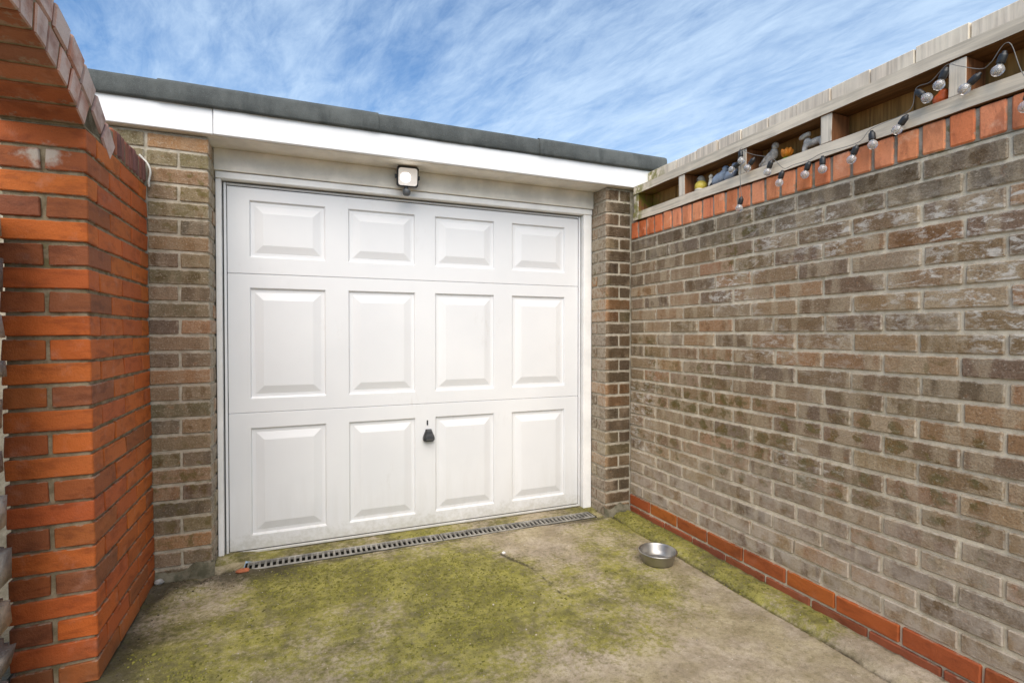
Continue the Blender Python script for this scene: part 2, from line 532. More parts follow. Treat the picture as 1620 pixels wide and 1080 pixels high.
# ------------------------------------------------------------------ white door paint
def door_mat():
    m, t, bs = new_mat('white_door_paint')
    geo = t.n('ShaderNodeNewGeometry')
    pos = geo.outputs['Position']
    sp = t.n('ShaderNodeSeparateXYZ', ins={0: pos})
    col = t.mix(t.step(t.noise(pos, 2.2, 4), .3, .7), (.735, .742, .752), (.775, .78, .785))
    # rain-washed dust: denser towards the bottom edge, in vertical runs
    n = t.noise(t.map(pos, sc=(18, 18, 2.2)), 1.0, 5, .6)
    low = t.math('ADD', sp.outputs[2], t.math('MULTIPLY', t.math('SUBTRACT', n, .5), .7))
    col = t.mix(t.math('MULTIPLY', t.step(low, .42, -.05), .20), col, (.46, .43, .37))
    splash = t.math('ADD', sp.outputs[2], t.math('MULTIPLY', t.math('SUBTRACT', t.noise(pos, 26, 5, .7), .5), .30))
    col = t.mix(t.math('MULTIPLY', t.step(splash, .13, .0), .42), col, (.36, .34, .26))
    sm = t.math('MULTIPLY', t.step(t.noise(pos, 3.4, 3), .60, .74), t.step(t.noise(t.map(pos, sc=(40, 40, 12)), 1.0, 5, .7), .48, .68))
    col = t.mix(t.math('MULTIPLY', sm, .22), col, (.50, .47, .42))
    t.set(bs.inputs['Base Color'], col)
    bs.inputs['Roughness'].default_value = .42
    g = t.noise(t.map(pos, sc=(120, 120, 9)), 1.0, 5, .65, .4)
    t.set(bs.inputs['Normal'], t.bump(g, .12, .0012, t.bump(t.noise(pos, 5, 3), .12, .01)))
    return m


M_DOOR = door_mat()
M_FRAME = plain('white_frame_paint', (.89, .88, .855), .5, var=.05, scale=6, bump=.12)
M_FASCIA = plain('white_fascia_paint', (.84, .84, .84), .45, var=.03, scale=4, bump=.08)
M_LINTEL = plain('cream_lintel_paint', (.80, .755, .67), .6, var=.09, scale=5, bump=.25)
M_GAP = plain('dark_rubber_seal', (.05, .05, .048), .8)
M_BLACK = plain('black_plastic', (.028, .029, .031), .42, var=.2, scale=60)


def felt_mat():
    m, t, bs = new_mat('mineral_roof_felt')
    geo = t.n('ShaderNodeNewGeometry')
    pos = geo.outputs['Position']
    col = t.mix(t.step(t.noise(t.map(pos, sc=(2, 2, 1)), 4.5, 5, .6), .3, .7), (.050, .056, .055), (.098, .107, .103))
    col = t.mix(t.math('MULTIPLY', t.step(t.noise(pos, 380, 2, .7), .5, .7), .5), col, (.17, .185, .18))
    col = t.mix(t.math('MULTIPLY', t.step(t.noise(t.map(pos, sc=(9, 9, 3)), 1.0, 4), .58, .7), .5), col, (.035, .042, .042))
    t.set(bs.inputs['Base Color'], col)
    bs.inputs['Roughness'].default_value = .9
    t.set(bs.inputs['Normal'], t.bump(t.noise(pos, 380, 3, .7), .5, .0015, t.bump(t.noise(pos, 11, 4), .5, .012)))
    return m


M_FELT = felt_mat()


# ------------------------------------------------------------------ ground
DX0, DX1, DY0, DY1 = -.285, 1.775, 2.892, 2.992     # drain slot in the slab


def fbm(x, y, s, o=4):
    return noise.fractal(Vector((x * s, y * s, 3.7)), 1.0, 2.0, o)


def gz(x, y):
    z = 0.0 + .0035 * fbm(x, y, 2.2) + .0016 * fbm(x + 9, y, 14)
    # mortar fillet along the right wall, a crack at its foot
    e = 1.872 + .018 * fbm(0, y, 1.7) + .006 * fbm(3, y, 9)
    if x > e:
        k = min(1, (x - e) / .05)
        z += .022 * k * k * (3 - 2 * k) + .004 * fbm(x, y, 22)
    d = abs(x - e)
    if d < .013: z -= .010 * (1 - d / .013)
    # fillet and rubble at the left pillar foot and along the red pier
    px = -.655 + .03
    k = max(0, 1 - max(0, x + .62) / .16) * (1 if y > 1.9 else 0)
    z += .012 * k * (0.6 + fbm(x, y, 9))
    if x < -.18 and y > 2.62:
        k = min(1, (y - 2.62) / .16) * min(1, max(0, (-.18 - x) / .15))
        z += k * (.018 + .016 * fbm(x, y, 12))
    if y > 2.995: z += .010
    return z


def seg_d(x, y, a, b):
    ax, ay = a; bx, by = b
    t_ = max(0, min(1, ((x - ax) * (bx - ax) + (y - ay) * (by - ay)) / ((bx - ax) ** 2 + (by - ay) ** 2)))
    return math.hypot(x - ax - t_ * (bx - ax), y - ay - t_ * (by - ay))


def moss_at(x, y):
    m = .10 + .34 * fbm(x + 4, y + 1, 1.9, 5) + .22 * fbm(x, y + 7, 7, 4)
    for cx, cy, r, a in ((.05, 2.72, .26, .75), (-.10, 2.66, .14, .55), (.40, 2.52, .30, .42), (.78, 2.25, .36, .62), (.55, 1.95, .3, .34),
                         (1.0, 1.75, .38, .30), (.9, 2.76, .4, .35), (1.85, 2.75, .16, .55), (-.50, 2.2, .12, .5), (-.40, 1.95, .15, .4),
                         (1.40, 2.25, .3, .12), (1.5, 1.85, .3, .25), (1.62, 1.3, .35, -.5), (-.2, 2.3, .3, .12), (.1, 2.35, .3, .25), (-.45, 2.5, .2, .2), (.2, 2.05, .25, -.05), (-.38, 2.05, .25, .28), (.05, 1.8, .35, .26), (.45, 1.85, .3, .15), (1.15, 2.55, .28, -.38), (1.3, 2.75, .2, -.2), (.75, 1.55, .3, -.2)):
        m += a * math.exp(-((x - cx) ** 2 + (y - cy) ** 2) / (r * r))
    if x > 1.86:
        m += .62 if y > 1.45 else .62 - .9 * min(1, (1.45 - y) / .4)
    if y > 2.99: m += .30
    return max(0, min(1, m))


def dirt_at(x, y):
    d = .35 * fbm(x + 2, y + 3, 3.0, 5)
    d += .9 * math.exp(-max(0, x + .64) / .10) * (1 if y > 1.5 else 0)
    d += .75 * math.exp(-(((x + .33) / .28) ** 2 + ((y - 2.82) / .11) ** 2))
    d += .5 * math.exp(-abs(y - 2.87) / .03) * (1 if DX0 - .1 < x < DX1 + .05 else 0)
    if y > 2.99: d += .3
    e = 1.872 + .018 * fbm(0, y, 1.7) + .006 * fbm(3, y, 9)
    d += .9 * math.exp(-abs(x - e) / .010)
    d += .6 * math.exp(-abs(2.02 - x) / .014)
    # damp dark patches
    for cx, cy, r, a in ((-.25, 2.35, .22, .38), (.35, 2.05, .2, .30), (-.05, 1.95, .25, .32), (.65, 2.55, .16, .28), (.62, 1.75, .22, .25), (1.35, 2.0, .15, .22), (.2, 2.45, .12, .3)):
        d += a * math.exp(-((x - cx) ** 2 + (y - cy) ** 2) / (r * r)) * (.6 + .9 * fbm(x + cx, y, 6))
    for a, b in (((.99, 2.60), (1.08, 2.38)), ((1.08, 2.38), (1.10, 2.12)), ((1.10, 2.12), (1.22, 1.90)), ((1.22, 1.90), (1.26, 1.66))):
        wob = .012 * fbm(x, y, 8)
        d += .95 * math.exp(-abs(seg_d(x + wob, y - wob, a, b)) / .007) * (.5 + .8 * max(0, fbm(x, y, 5) + .4))
    d += .55 * math.exp(-(((x - 1.745) / .17) ** 2 + ((y - 2.2) / .15) ** 2)) * .5  # ground is darker around and under the pet bowl
    return max(0, min(1, d))


def axis(a, b, step, extra=()):
    n = int(round((b - a) / step))
    v = [a + (b - a) * i / n for i in range(n + 1)]
    for e in extra:
        i = min(range(len(v)), key=lambda k: abs(v[k] - e))
        v[i] = e
    return v


xs = axis(-.95, 2.06, .0108, (DX0, DX1))
ys = axis(.85, 3.14, .0108, (DY0, DY1))
gv, gf, gm, gd = [], [], [], []
for y in ys:
    for x in xs:
        gv.append((x, y, gz(x, y)))
        gm.append(moss_at(x, y))
        gd.append(dirt_at(x, y))
nx = len(xs)
for j in range(len(ys) - 1):
    for i in range(nx - 1):
        if DX0 - 1e-6 <= xs[i] and xs[i + 1] <= DX1 + 1e-6 and DY0 - 1e-6 <= ys[j] and ys[j + 1] <= DY1 + 1e-6:
            continue
        a = j * nx + i
        gf.append((a, a + 1, a + nx + 1, a + nx))
me = bpy.data.meshes.new('concrete_ground')
me.from_pydata(gv, [], gf)
for nm, dat in (('moss', gm), ('dirt', gd)):
    at = me.attributes.new(nm, 'FLOAT', 'POINT')
    at.data.foreach_set('value', dat)
for p in me.polygons: p.use_smooth = True


def ground_mat():
    m, t, bs = new_mat('mossy_concrete')
    geo = t.n('ShaderNodeNewGeometry')
    pos = geo.outputs['Position']
    am = t.n('ShaderNodeAttribute', attribute_name='moss').outputs['Fac']
    ad = t.n('ShaderNodeAttribute', attribute_name='dirt').outputs['Fac']
    n1 = t.noise(pos, 6, 6, .65)
    n2 = t.noise(pos, 45, 6, .7)
    n3 = t.noise(pos, 260, 4, .75)
    col = t.mix(t.step(n1, .35, .65), (.32, .262, .185), (.49, .415, .315))
    col = t.mix(t.math('MULTIPLY', t.step(n2, .42, .68), .55), col, (.20, .165, .095))
    # pale aggregate showing through
    vo = t.n('ShaderNodeTexVoronoi', ins={'Vector': pos, 'Scale': 120.0})
    ag = t.math('MULTIPLY', t.step(vo.outputs['Distance'], .30, .16), t.step(t.noise(pos, 60, 2), .52, .62))
    col = t.mix(t.math('MULTIPLY', ag, .75), col, t.mix(t.step(t.noise(pos, 90, 1), .4, .6), (.48, .42, .34), (.30, .24, .18)))
    # moss: attribute decides where, noise breaks it into tufts
    mn = t.math('ADD', am, t.math('MULTIPLY', t.math('SUBTRACT', n2, .5), 1.3))
    mf = t.step(mn, .10, .62)
    mcol = t.mix(t.step(t.math('ADD', t.math('MULTIPLY', n1, .5), t.math('MULTIPLY', t.noise(pos, 25, 5, .7), .5)), .38, .62), (.125, .118, .030), (.335, .31, .050))
    mcol = t.mix(t.math('MULTIPLY', t.step(n3, .45, .7), .5), mcol, (.06, .06, .016))
    col = t.mix(t.math('MULTIPLY', mf, .84), col, mcol)
    dn = t.math('ADD', ad, t.math('MULTIPLY', t.math('SUBTRACT', n2, .5), .7))
    col = t.mix(t.math('MULTIPLY', t.step(dn, .15, .85), .85), col, (.055, .045, .03))
    col = t.mix(t.math('MULTIPLY', t.step(n3, .48, .74), .7), col, t.mix(1.0, col, (.35, .34, .30), 'MULTIPLY'))
    lt = t.noise(pos, 330, 3, .75)
    col = t.mix(t.math('MULTIPLY', t.step(lt, .56, .74), .5), col, t.mix(1.0, col, (1.9, 1.75, 1.7), 'MULTIPLY'))
    col = t.mix(t.math('MULTIPLY', t.step(t.noise(pos, 3.3, 6, .7), .40, .62), .35), col, t.mix(1.0, col, (.86, .88, .46), 'MULTIPLY'))
    t.set(bs.inputs['Base Color'], col)
    bs.inputs['Roughness'].default_value = .93
    bs.inputs['Specular IOR Level'].default_value = .25
    h = t.math('ADD', t.math('MULTIPLY', n3, .5), t.math('MULTIPLY', n2, 1.0))
    t.set(bs.inputs['Normal'], t.bump(h, .8, .006))
    return m


M_GROUND = ground_mat()
g = link('concrete_ground', me, M_GROUND)
tag(g, 'mossy concrete drive in front of the white garage door', kind='structure')
# coarse ground reaching out beyond the yard
bm = bmesh.new()
S = 90
for (x0, x1, y0, y1) in ((-S, S, -S, .85), (-S, -.95, .85, 3.14), (2.06, S, .85, 3.14), (-S, S, 3.14, S)):
    bm.faces.new([bm.verts.new(p) for p in ((x0, y0, -.002), (x1, y0, -.002), (x1, y1, -.002), (x0, y1, -.002))])
tag(link('ground', mesh_of(bm, 'ground'), M_GROUND), 'plain concrete ground around the yard', kind='structure')


# ------------------------------------------------------------------ garage
GAR = thing('garage', 'flat roofed brick garage with white fascia board and dark felt roof edge', 'garage', (.7, 2.885, 0))
OLDC = [(.29, .195, .108), (.31, .21, .12), (.265, .178, .103), (.335, .23, .13), (.30, .215, .137), (.345, .205, .112), (.255, .18, .118), (.22, .152, .098)]


def vary(c, a=.14):
    k = 1 + rnd.uniform(-a, a)
    return (c[0] * k * (1 + rnd.uniform(-.05, .05)), c[1] * k, c[2] * k * (1 + rnd.uniform(-.06, .06)), 1)


def brick(parent, c, d, mat, col, b=.004, jit=.0016, rot=(0, 0, 0), tilt=.006):
    o = link('brick', brick_mesh(d, b, jit, mat), None, parent, rel(parent, c),
             (rot[0] + rnd.uniform(-tilt, tilt), rot[1] + rnd.uniform(-tilt, tilt) * .6, rot[2] + rnd.uniform(-tilt, tilt)))
    o.color = col
    return o


GP = .0797                      # course height
PILC = [(.24, .165, .105), (.26, .175, .105), (.20, .145, .095), (.29, .18, .10), (.36, .20, .10), (.22, .175, .10), (.165, .125, .085), (.26, .20, .12), (.185, .135, .092)]
XL0, XL1 = -.675, -.421         # left pillar
XR0, XR1 = 1.832, 2.022         # right pillar
YF = 2.885                      # pillar front
YB = 3.062                      # where the reveal meets the door frame
J = .011
# mortar cores
box_part('mortar_core', (-1.5, YF + .006, -.05), (XL1 - .006, YB + .2, 2.155), M_MORTAR_GAR, GAR, .004)
box_part('mortar_core', (XR0 + .006, YF + .006, -.05), (2.20, YB + .2, 2.155), M_MORTAR_GAR, GAR, .004)
for r in range(27):
    z = .0 + GP * r + GP / 2 - .002
    h = GP - .012
    # left pillar: whole stretcher / two headers, corner piece turns into the reveal
    pr = lambda: rnd.uniform(-.0018, .0018)
    if r % 2 == 0:
        brick(GAR, ((XL0 + XL1) / 2, YF + .05 + pr(), z), (XL1 - XL0 - .004, .1, h), M_PILLAR, vary(rnd.choice(PILC)))
        brick(GAR, (XL1 - .05 + pr(), (YF + .1 + J + YB) / 2, z), (.1, YB - YF - .1 - J, h), M_PILLAR, vary(rnd.choice(PILC)))
    else:
        wv = (XL1 - XL0 - J) / 2
        brick(GAR, (XL0 + wv / 2, YF + .05 + pr(), z), (wv, .1, h), M_PILLAR, vary(rnd.choice(PILC)))
        brick(GAR, (XL1 - wv / 2, (YF + YB) / 2 + pr(), z), (wv, YB - YF, h), M_PILLAR, vary(rnd.choice(PILC)))
    if z > 1.8:                                  # the front wall carries on behind the arch coping
        xx = XL0 - J
        first = True
        while xx > -1.2:
            L = .12 if (first and r % 2 == 0) else .236
            first = False
            brick(GAR, (xx - L / 2, YF + .05 + pr(), z), (L, .1, h), M_PILLAR, vary(rnd.choice(PILC)))
            xx -= L + J
    # right pillar
    if r % 2 == 1:
        brick(GAR, ((XR0 + XR1) / 2, YF + .05 + pr(), z), (XR1 - XR0, .1, h), M_PILLAR, vary(rnd.choice(PILC)))
        brick(GAR, (XR0 + .05 + pr(), (YF + .1 + J + YB) / 2, z), (.1, YB - YF - .1 - J, h), M_PILLAR, vary(rnd.choice(PILC)))
    else:
        wv = .1
        brick(GAR, (XR0 + wv / 2, (YF + YB) / 2 + pr(), z), (wv, YB - YF, h), M_PILLAR, vary(rnd.choice(PILC)))
        brick(GAR, ((XR0 + wv + J + XR1) / 2, YF + .05 + pr(), z), (XR1 - XR0 - wv - J, .1, h), M_PILLAR, vary(rnd.choice(PILC)))

# rough cement foot under both pillars
for x0, x1 in ((XL0 + .01, XL1 + .012), (XR0 - .016, XR1 - .004)):
    bm = bmesh.new()
    n = 22
    prof = ((-.022, -.02), (-.018, .03), (-.006, .062), (.012, .07))
    prev = None
    for i in range(n + 1):
        x = x0 + (x1 - x0) * i / n
        row = [bm.verts.new((x - GAR.location.x, YF + dy + .006 * fbm(x, dz, 14) - GAR.location.y, dz * (1 + .5 * fbm(x, 2, 9)))) for dy, dz in prof]
        if prev:
            for a in range(len(prof) - 1):
                bm.faces.new([prev[a], row[a], row[a + 1], prev[a + 1]])
        prev = row
    link('cement_foot', mesh_of(bm, 'cement_foot', True), mortar_mat('damp_cement', (.09, .085, .055), (.20, .18, .13), moss=.9), GAR)

# lintel panel, soffit, fascia, roof
box_part('lintel_panel', (XL1 - .002, 3.04, 2.046), (XR0 + .002, 3.20, 2.158), M_LINTEL, GAR, .002)
box_part('soffit_board', (-1.5, 2.868, 2.158), (2.20, 3.6, 2.172), M_LINTEL, GAR, .001)
for x0, x1, dy in ((-1.5, -.399, .0), (-.396, 2.185, -.004)):
    box_part('fascia_board', (x0, 2.848 + dy, 2.160), (x1, 2.867, 2.288), M_FASCIA, GAR, .003)
# felt edge, rolled strips lapping one another
xe = [-1.5, -.62, .36, 1.33, 2.272]
for k in range(4):
    x0, x1 = xe[k] - .0, xe[k + 1] + (.02 if k < 3 else 0)
    bm = bmesh.new()
    n = 60
    rows = []
    for i in range(n + 1):
        x = x0 + (x1 - x0) * i / n
        lap = .006 * (k % 2)
        sag = .005 * fbm(x, 5, 1.6) + .0025 * fbm(x, 8, 9)
        prof = ((2.846, 2.280), (2.832 - lap, 2.282 + sag), (2.826 - lap, 2.290 + sag), (2.829 - lap + .002 * fbm(x, 1, 4), 2.325), (2.830 - lap, 2.362), (2.836 - lap, 2.376 + sag * .35),
                (2.852, 2.383 + lap + sag * .35), (2.90, 2.384 + lap), (3.2, 2.37 + lap), (6.6, 2.31 + lap))
        rows.append([bm.verts.new((x - GAR.location.x, y - GAR.location.y, z)) for y, z in prof])
    for a, b in zip(rows, rows[1:]):
        for q in range(len(a) - 1):
            bm.faces.new([a[q], b[q], b[q + 1], a[q + 1]])
    link('felt_strip', mesh_of(bm, 'felt_strip', True), M_FELT, GAR)
box_part('roof_deck', (-1.48, 2.869, 2.174), (2.255, 6.6, 2.30), M_LINTEL, GAR, .002)
box_part('side_wall', (-1.5, 3.27, -.05), (-1.3, 6.5, 2.155), M_MORTAR_GAR, GAR, .004)
box_part('side_wall', (2.03, 3.27, -.05), (2.20, 6.5, 2.155), M_MORTAR_GAR, GAR, .004)

# door frame (fixed to the garage)
FX0, FX1 = -.419, 1.830
DXL, DXR, DZ0, DZ1 = -.386, 1.762, .014, 2.000
YD = 3.10
box_part('frame_head', (FX0, 3.052, 2.008), (FX1, 3.16, 2.044), M_FRAME, GAR, .003)
box_part('frame_jamb', (FX0, 3.058, .0), (DXL - .007, 3.16, 2.007), M_FRAME, GAR, .003)
box_part('frame_jamb', (DXR + .007, 3.058, .0), (FX1, 3.16, 2.007), M_FRAME, GAR, .003)
box_part('frame_seal', (DXL - .03, 3.122, .005), (DXR + .03, 3.155, 2.02), M_GAP, GAR, .001)  # dark sheet behind the leaf, stands in for shade in the gaps

# ------------------------------------------------------------------ garage door
DOOR = thing('garage_door', 'white panelled up-and-over garage door with black handle', 'garage door', (.695, YD, 0))
PX0, PW, PP = -.267, .387, .5083
rowsdef = ((1.5226, DZ1 - .014, 1.612, 1.919), (.7732, 1.5226, .849, 1.449), (DZ0 + .016, .7732, .106, .691))


def panel_mesh(wd, ht):
    """raised-and-fielded panel: step in, flat, bevel out, field"""
    bm = bmesh.new()
    rings = []
    for ins, y in ((0, 0), (.0025, .0015), (.006, .0105), (.010, .0125), (.0265, .012), (.030, .0105), (.064, .001), (.068, .0)):
        x, z = wd / 2 - ins, ht / 2 - ins
        rings.append([bm.verts.new(p) for p in ((-x, y, -z), (x, y, -z), (x, y, z), (-x, y, z))])
    for a, b in zip(rings, rings[1:]):
        for k in range(4):
            bm.faces.new([a[k], a[(k + 1) % 4], b[(k + 1) % 4], b[k]])
    bm.faces.new(rings[-1])
    return mesh_of(bm, 'raised_panel')


for (z0, z1, p0, p1) in rowsdef:
    bm = bmesh.new()
    X = [DXL + .016] + [v for k in range(4) for v in (PX0 + PP * k, PX0 + PP * k + PW)] + [DXR - .016]
    ga, gb = .0035, .0035                 # half of the pressed groove between the sections
    Z = [z0 + ga, p0, p1, z1 - gb]
    gridv = [[bm.verts.new((x - DOOR.location.x, 0, z)) for x in X] for z in Z]
    for j in range(3):
        for i in range(len(X) - 1):
            if j == 1 and i % 2 == 1: continue
            bm.faces.new([gridv[j][i], gridv[j][i + 1], gridv[j + 1][i + 1], gridv[j + 1][i]])
    for j, zz_ in ((0, z0), (3, z1)):     # groove lips
        lip = [bm.verts.new((x - DOOR.location.x, .007, zz_)) for x in X]
        for i in range(len(X) - 1):
            bm.faces.new([gridv[j][i], gridv[j][i + 1], lip[i + 1], lip[i]])
    sec = link('door_section', mesh_of(bm, 'door_section'), M_DOOR, DOOR)
    key = ('panel', round(p1 - p0, 3))
    if key not in _cache:
        _cache[key] = panel_mesh(PW, p1 - p0)
        _cache[key].materials.append(M_DOOR)
    for k in range(4):
        link('raised_panel', _cache[key], None, sec, (PX0 + PP * k + PW / 2 - DOOR.location.x, 0, (p0 + p1) / 2))
# edge channel round the leaf
box_part('edge_rail', (DXL, 3.094, DZ0), (DXR, 3.11, DZ0 + .0125), M_DOOR, DOOR, .002)
box_part('edge_rail', (DXL + .0135, 3.0985, DZ1 - .011), (DXR - .0135, 3.11, DZ1), M_DOOR, DOOR, .002)
box_part('edge_stile', (DXL, 3.094, DZ0 + .013), (DXL + .0125, 3.11, DZ1), M_DOOR, DOOR, .002)
box_part('edge_stile', (DXR - .0125, 3.094, DZ0 + .013), (DXR, 3.11, DZ1), M_DOOR, DOOR, .002)
# handle: wide-footed black grip under a key slot
HX, HZ = .705, .585
bm = bmesh.new()
prof = ((-.010, .017, .026), (0.0, .0195, .030), (.015, .0255, .033), (.028, .031, .037), (.042, .0345, .040), (.054, .034, .038), (.061, .029, .033))
rings = []
for dz, hw, dp in prof:
    rings.append([bm.verts.new((x, y, -dz)) for x, y in ((-hw, -.004), (-hw, -dp * .7), (-hw * .7, -dp), (hw * .7, -dp), (hw, -dp * .7), (hw, -.004))])
for a, b in zip(rings, rings[1:]):
    for k in range(6):
        bm.faces.new([a[k], a[(k + 1) % 6], b[(k + 1) % 6], b[k]])
bm.faces.new(rings[0]); bm.faces.new(rings[-1])
bmesh.ops.bevel(bm, geom=[e for e in bm.edges if e.calc_face_angle(0) > .5], offset=.003, segments=2, affect='EDGES')
hd = link('handle', mesh_of(bm, 'handle', False), M_BLACK, DOOR, rel(DOOR, (HX, YD, HZ + .024)))
ks = lathe_mesh(((.006, .0), (.0058, .010), (.0, .011)), 'key_slot', 14)
bm = bmesh.new()
rbox_into(bm, (0, -.002, 0), (.0085, .006, .030), .003)
link('key_slot', mesh_of(bm, 'key_slot'), M_BLACK, DOOR, rel(DOOR, (.700, YD, HZ + .073)))
M_GRIP = plain('grey_grip', (.10, .10, .10), .4)
bm = bmesh.new()
rbox_into(bm, (0, 0, 0), (.038, .004, .007), .0015)
link('grip_groove', mesh_of(bm, 'grip_groove'), M_GRIP, hd, (0, -.0405, -.049))

# ------------------------------------------------------------------ drain
M_STEEL = plain('galvanised_grating', (.30, .285, .25), .65, metal=.2, var=.25, scale=14, bump=.2)
M_TROUGH = plain('dirty_channel', (.03, .027, .02), .9, var=.3)
DR = thing('drain_channel', 'slotted metal drain channel across the foot of the garage door', 'drain', (.745, 2.942, 0))
bm = bmesh.new()
x0, x1, y0, y1, zb = DX0 - .745, DX1 - .745, DY0 - 2.942, DY1 - 2.942, -.10
V = [bm.verts.new(p) for p in ((x0, y0, .004), (x1, y0, .004), (x1, y1, .004), (x0, y1, .004), (x0, y0, zb), (x1, y0, zb), (x1, y1, zb), (x0, y1, zb))]
for q in ((0, 1, 5, 4), (1, 2, 6, 5), (2, 3, 7, 6), (3, 0, 4, 7), (4, 5, 6, 7)):
    bm.faces.new([V[i] for i in q])
link('channel', mesh_of(bm, 'channel'), M_TROUGH, DR)
for k in range(2):
    a = DX0 + .012 + k * 1.021
    b = a + 1.015
    gr = thing('grating', None, None)
    gr.parent = DR
    gr.location = ((a + b) / 2 - .745, 0, 0)
    L = b - a
    bm = bmesh.new()
    for yy in (-.0435, .0435):
        rbox_into(bm, (0, yy, .001), (L, .011, .016), .0015)
    for xx in (-L / 2 + .004, L / 2 - .004):
        rbox_into(bm, (xx, 0, .0005), (.008, .076, .015), .001)
    link('grating_frame', mesh_of(bm, 'grating_frame'), M_STEEL, gr)
    bm = bmesh.new()
    nb = 36
    for i in range(1, nb):
        rbox_into(bm, (-L / 2 + L * i / nb, 0, .000), (.0125, .077, .013), .002, .0004, rnd)
    o = link('grating_bars', mesh_of(bm, 'grating_bars'), M_STEEL, gr)
    o['kind'] = 'stuff'

# ------------------------------------------------------------------ right wall
RW = thing('brick_wall', 'weathered brown brick boundary wall with red plinth and orange brick-on-edge top', 'wall', (2.024, 1.4, 0))
XW = 2.024
CP = .0764
Z0 = .135
BP = .245
YEND = 2.884
Y_SPLIT = .60
box_part('mortar_core', (XW + .0075, -1.6, -.06), (XW + .118, YEND, 1.822), M_MORTAR, RW, .002)
stuff = bmesh.new()


def wall_brick(c, d, mat, col, along_y=True):
    # brick length is local X, so it is turned a quarter to run along the wall
    return brick(RW, c, d, mat, col, rot=(0, 0, R(90)))


REDP = [(.42, .11, .022), (.38, .095, .022), (.45, .125, .022), (.35, .085, .024)]
REDQ = [(.27, .075, .03), (.23, .065, .032), (.31, .085, .035)]
for r in range(-2, 22):
    plinth = r < 0
    z = Z0 + CP * r + CP / 2
    base = 2.00 if (r % 2 == 0) else 1.88
    if plinth: base = 1.93 if r == -1 else 1.80
    k = math.floor((YEND - base) / BP)
    jy = [YEND] + [base + BP * q + rnd.uniform(-.006, .006) for q in range(k, -16, -1)]
    if jy[0] - jy[1] < .03: jy.pop(1)
    for a, b in zip(jy, jy[1:]):
        L = a - b - .0105
        if L < .02 or a < -1.5: continue
        yc = (a + b) / 2
        hh = CP - (.0125 if not plinth else .0105)
        if yc > Y_SPLIT:
            c = vary(rnd.choice(REDP if r == -1 else REDQ), .1) if plinth else vary(rnd.choice(OLDC), .2)
            if not plinth and r > 19: c = vary((.24, .185, .13))
            wall_brick((XW + .05 + rnd.uniform(-.0025, .0022) - (.002 if plinth else 0), yc, z + rnd.uniform(-.001, .001)), (round(L, 2) if False else L, .1, hh), M_PLINTH if plinth else M_OLD, c)
        else:
            rbox_into(stuff, (XW + .05 - XW, yc - 1.4, z), (.1, L, hh), .004, .0015, rnd)
o = link('brick_rows', mesh_of(stuff, 'brick_rows'), M_OLD, RW)
o.color = (.16, .11, .075, 1)
o['kind'] = 'stuff'
# brick-on-edge top course
SOLC = [(.76, .27, .12), (.80, .30, .14), (.72, .245, .11), (.78, .29, .14), (.68, .215, .085)]
box_part('coping_mortar', (XW + .004, -1.6, 1.8225), (XW + .21, YEND - .002, 1.930), mortar_mat('coping_mortar', (.27, .24, .185), (.40, .36, .30), moss=.8), RW, .002)
y = YEND - .004
SP = .0824
while y > -.2:
    c = vary(rnd.choice(SOLC), .08)
    if y > 2.6: c = (c[0] * .85, c[1] * .62, c[2] * .45, 1)
    brick(RW, (XW + .105 + rnd.uniform(-.003, .001), y - SP / 2, 1.8795 + rnd.uniform(-.001, .001)), (.106, .215, SP - .0115), M_SOLDIER, c, b=.005, rot=(0, R(90), 0)).rotation_euler = (Matrix(((0, 1, 0), (0, 0, 1), (1, 0, 0))) @ Matrix.Rotation(rnd.uniform(-.012, .012), 3, 'Y')).to_euler()
    y -= SP

# ------------------------------------------------------------------ timber shelf fence on the wall
FE = thing('shelf_fence', 'weathered timber fence top with open shelf bays standing on the right brick wall', 'fence', (2.03, 1.4, 1.938))
XS0 = 2.014
YS = [2.842, -.6]


def plank(name, lo, hi, mat, seg=24, wob=.003, ax=1):
    """timber with slightly wandering edges"""
    bm = bmesh.new()
    rings = []
    for i in range(seg + 1):
        s = lo[ax] + (hi[ax] - lo[ax]) * i / seg
        q = [(lo[0], lo[2]), (hi[0], lo[2]), (hi[0], hi[2]), (lo[0], hi[2])]
        rings.append([bm.verts.new((a - FE.location.x + wob * .5 * fbm(s, 3.1 * j + lo[2], 3), s - FE.location.y, b - FE.location.z + wob * fbm(s, j * 7.7 + lo[2] * 5, 2.5))) for j, (a, b) in enumerate(q)])
    for a, b in zip(rings, rings[1:]):
        for k in range(4):
            bm.faces.new([a[k], b[k], b[(k + 1) % 4], a[(k + 1) % 4]])
    bm.faces.new(rings[0]); bm.faces.new(rings[-1][::-1])
    bmesh.ops.recalc_face_normals(bm, faces=bm.faces)
    return link(name, mesh_of(bm, name), mat, FE)


plank('lower_rail', (XS0, -.6, 1.9375), (2.128, 2.842, 1.990), M_RAIL, 60, .004)
plank('upper_rail', (XS0 - .004, -.6, 2.110), (2.128, 2.834, 2.158), M_RAIL, 60, .005)
for yc in (2.815, 2.38, 1.94, 1.50, 1.037, .58, .12):
    o = box_part('upright', (XS0 + .003, yc - .025, 1.9915), (2.127, yc + .025, 2.1085), M_UP, FE, .002, .001)
bj = [2.846, 2.728, 2.560, 2.388, 2.222, 2.059, 1.890, 1.731, 1.5656, 1.3965, 1.2313, 1.0606, .893, .725, .555, .385]
for a, b in zip(bj, bj[1:]):
    t0 = 2.270 + rnd.uniform(-.004, .004)
    dx = rnd.uniform(-.0025, .0025)
    o = box_part('board', (2.1305 + dx, b + .002, 1.932), (2.150 + dx, a - .002, t0), M_BOARD, FE, .0025, .001)
    o.rotation_euler = (rnd.uniform(-.006, .006), 0, rnd.uniform(-.01, .01))
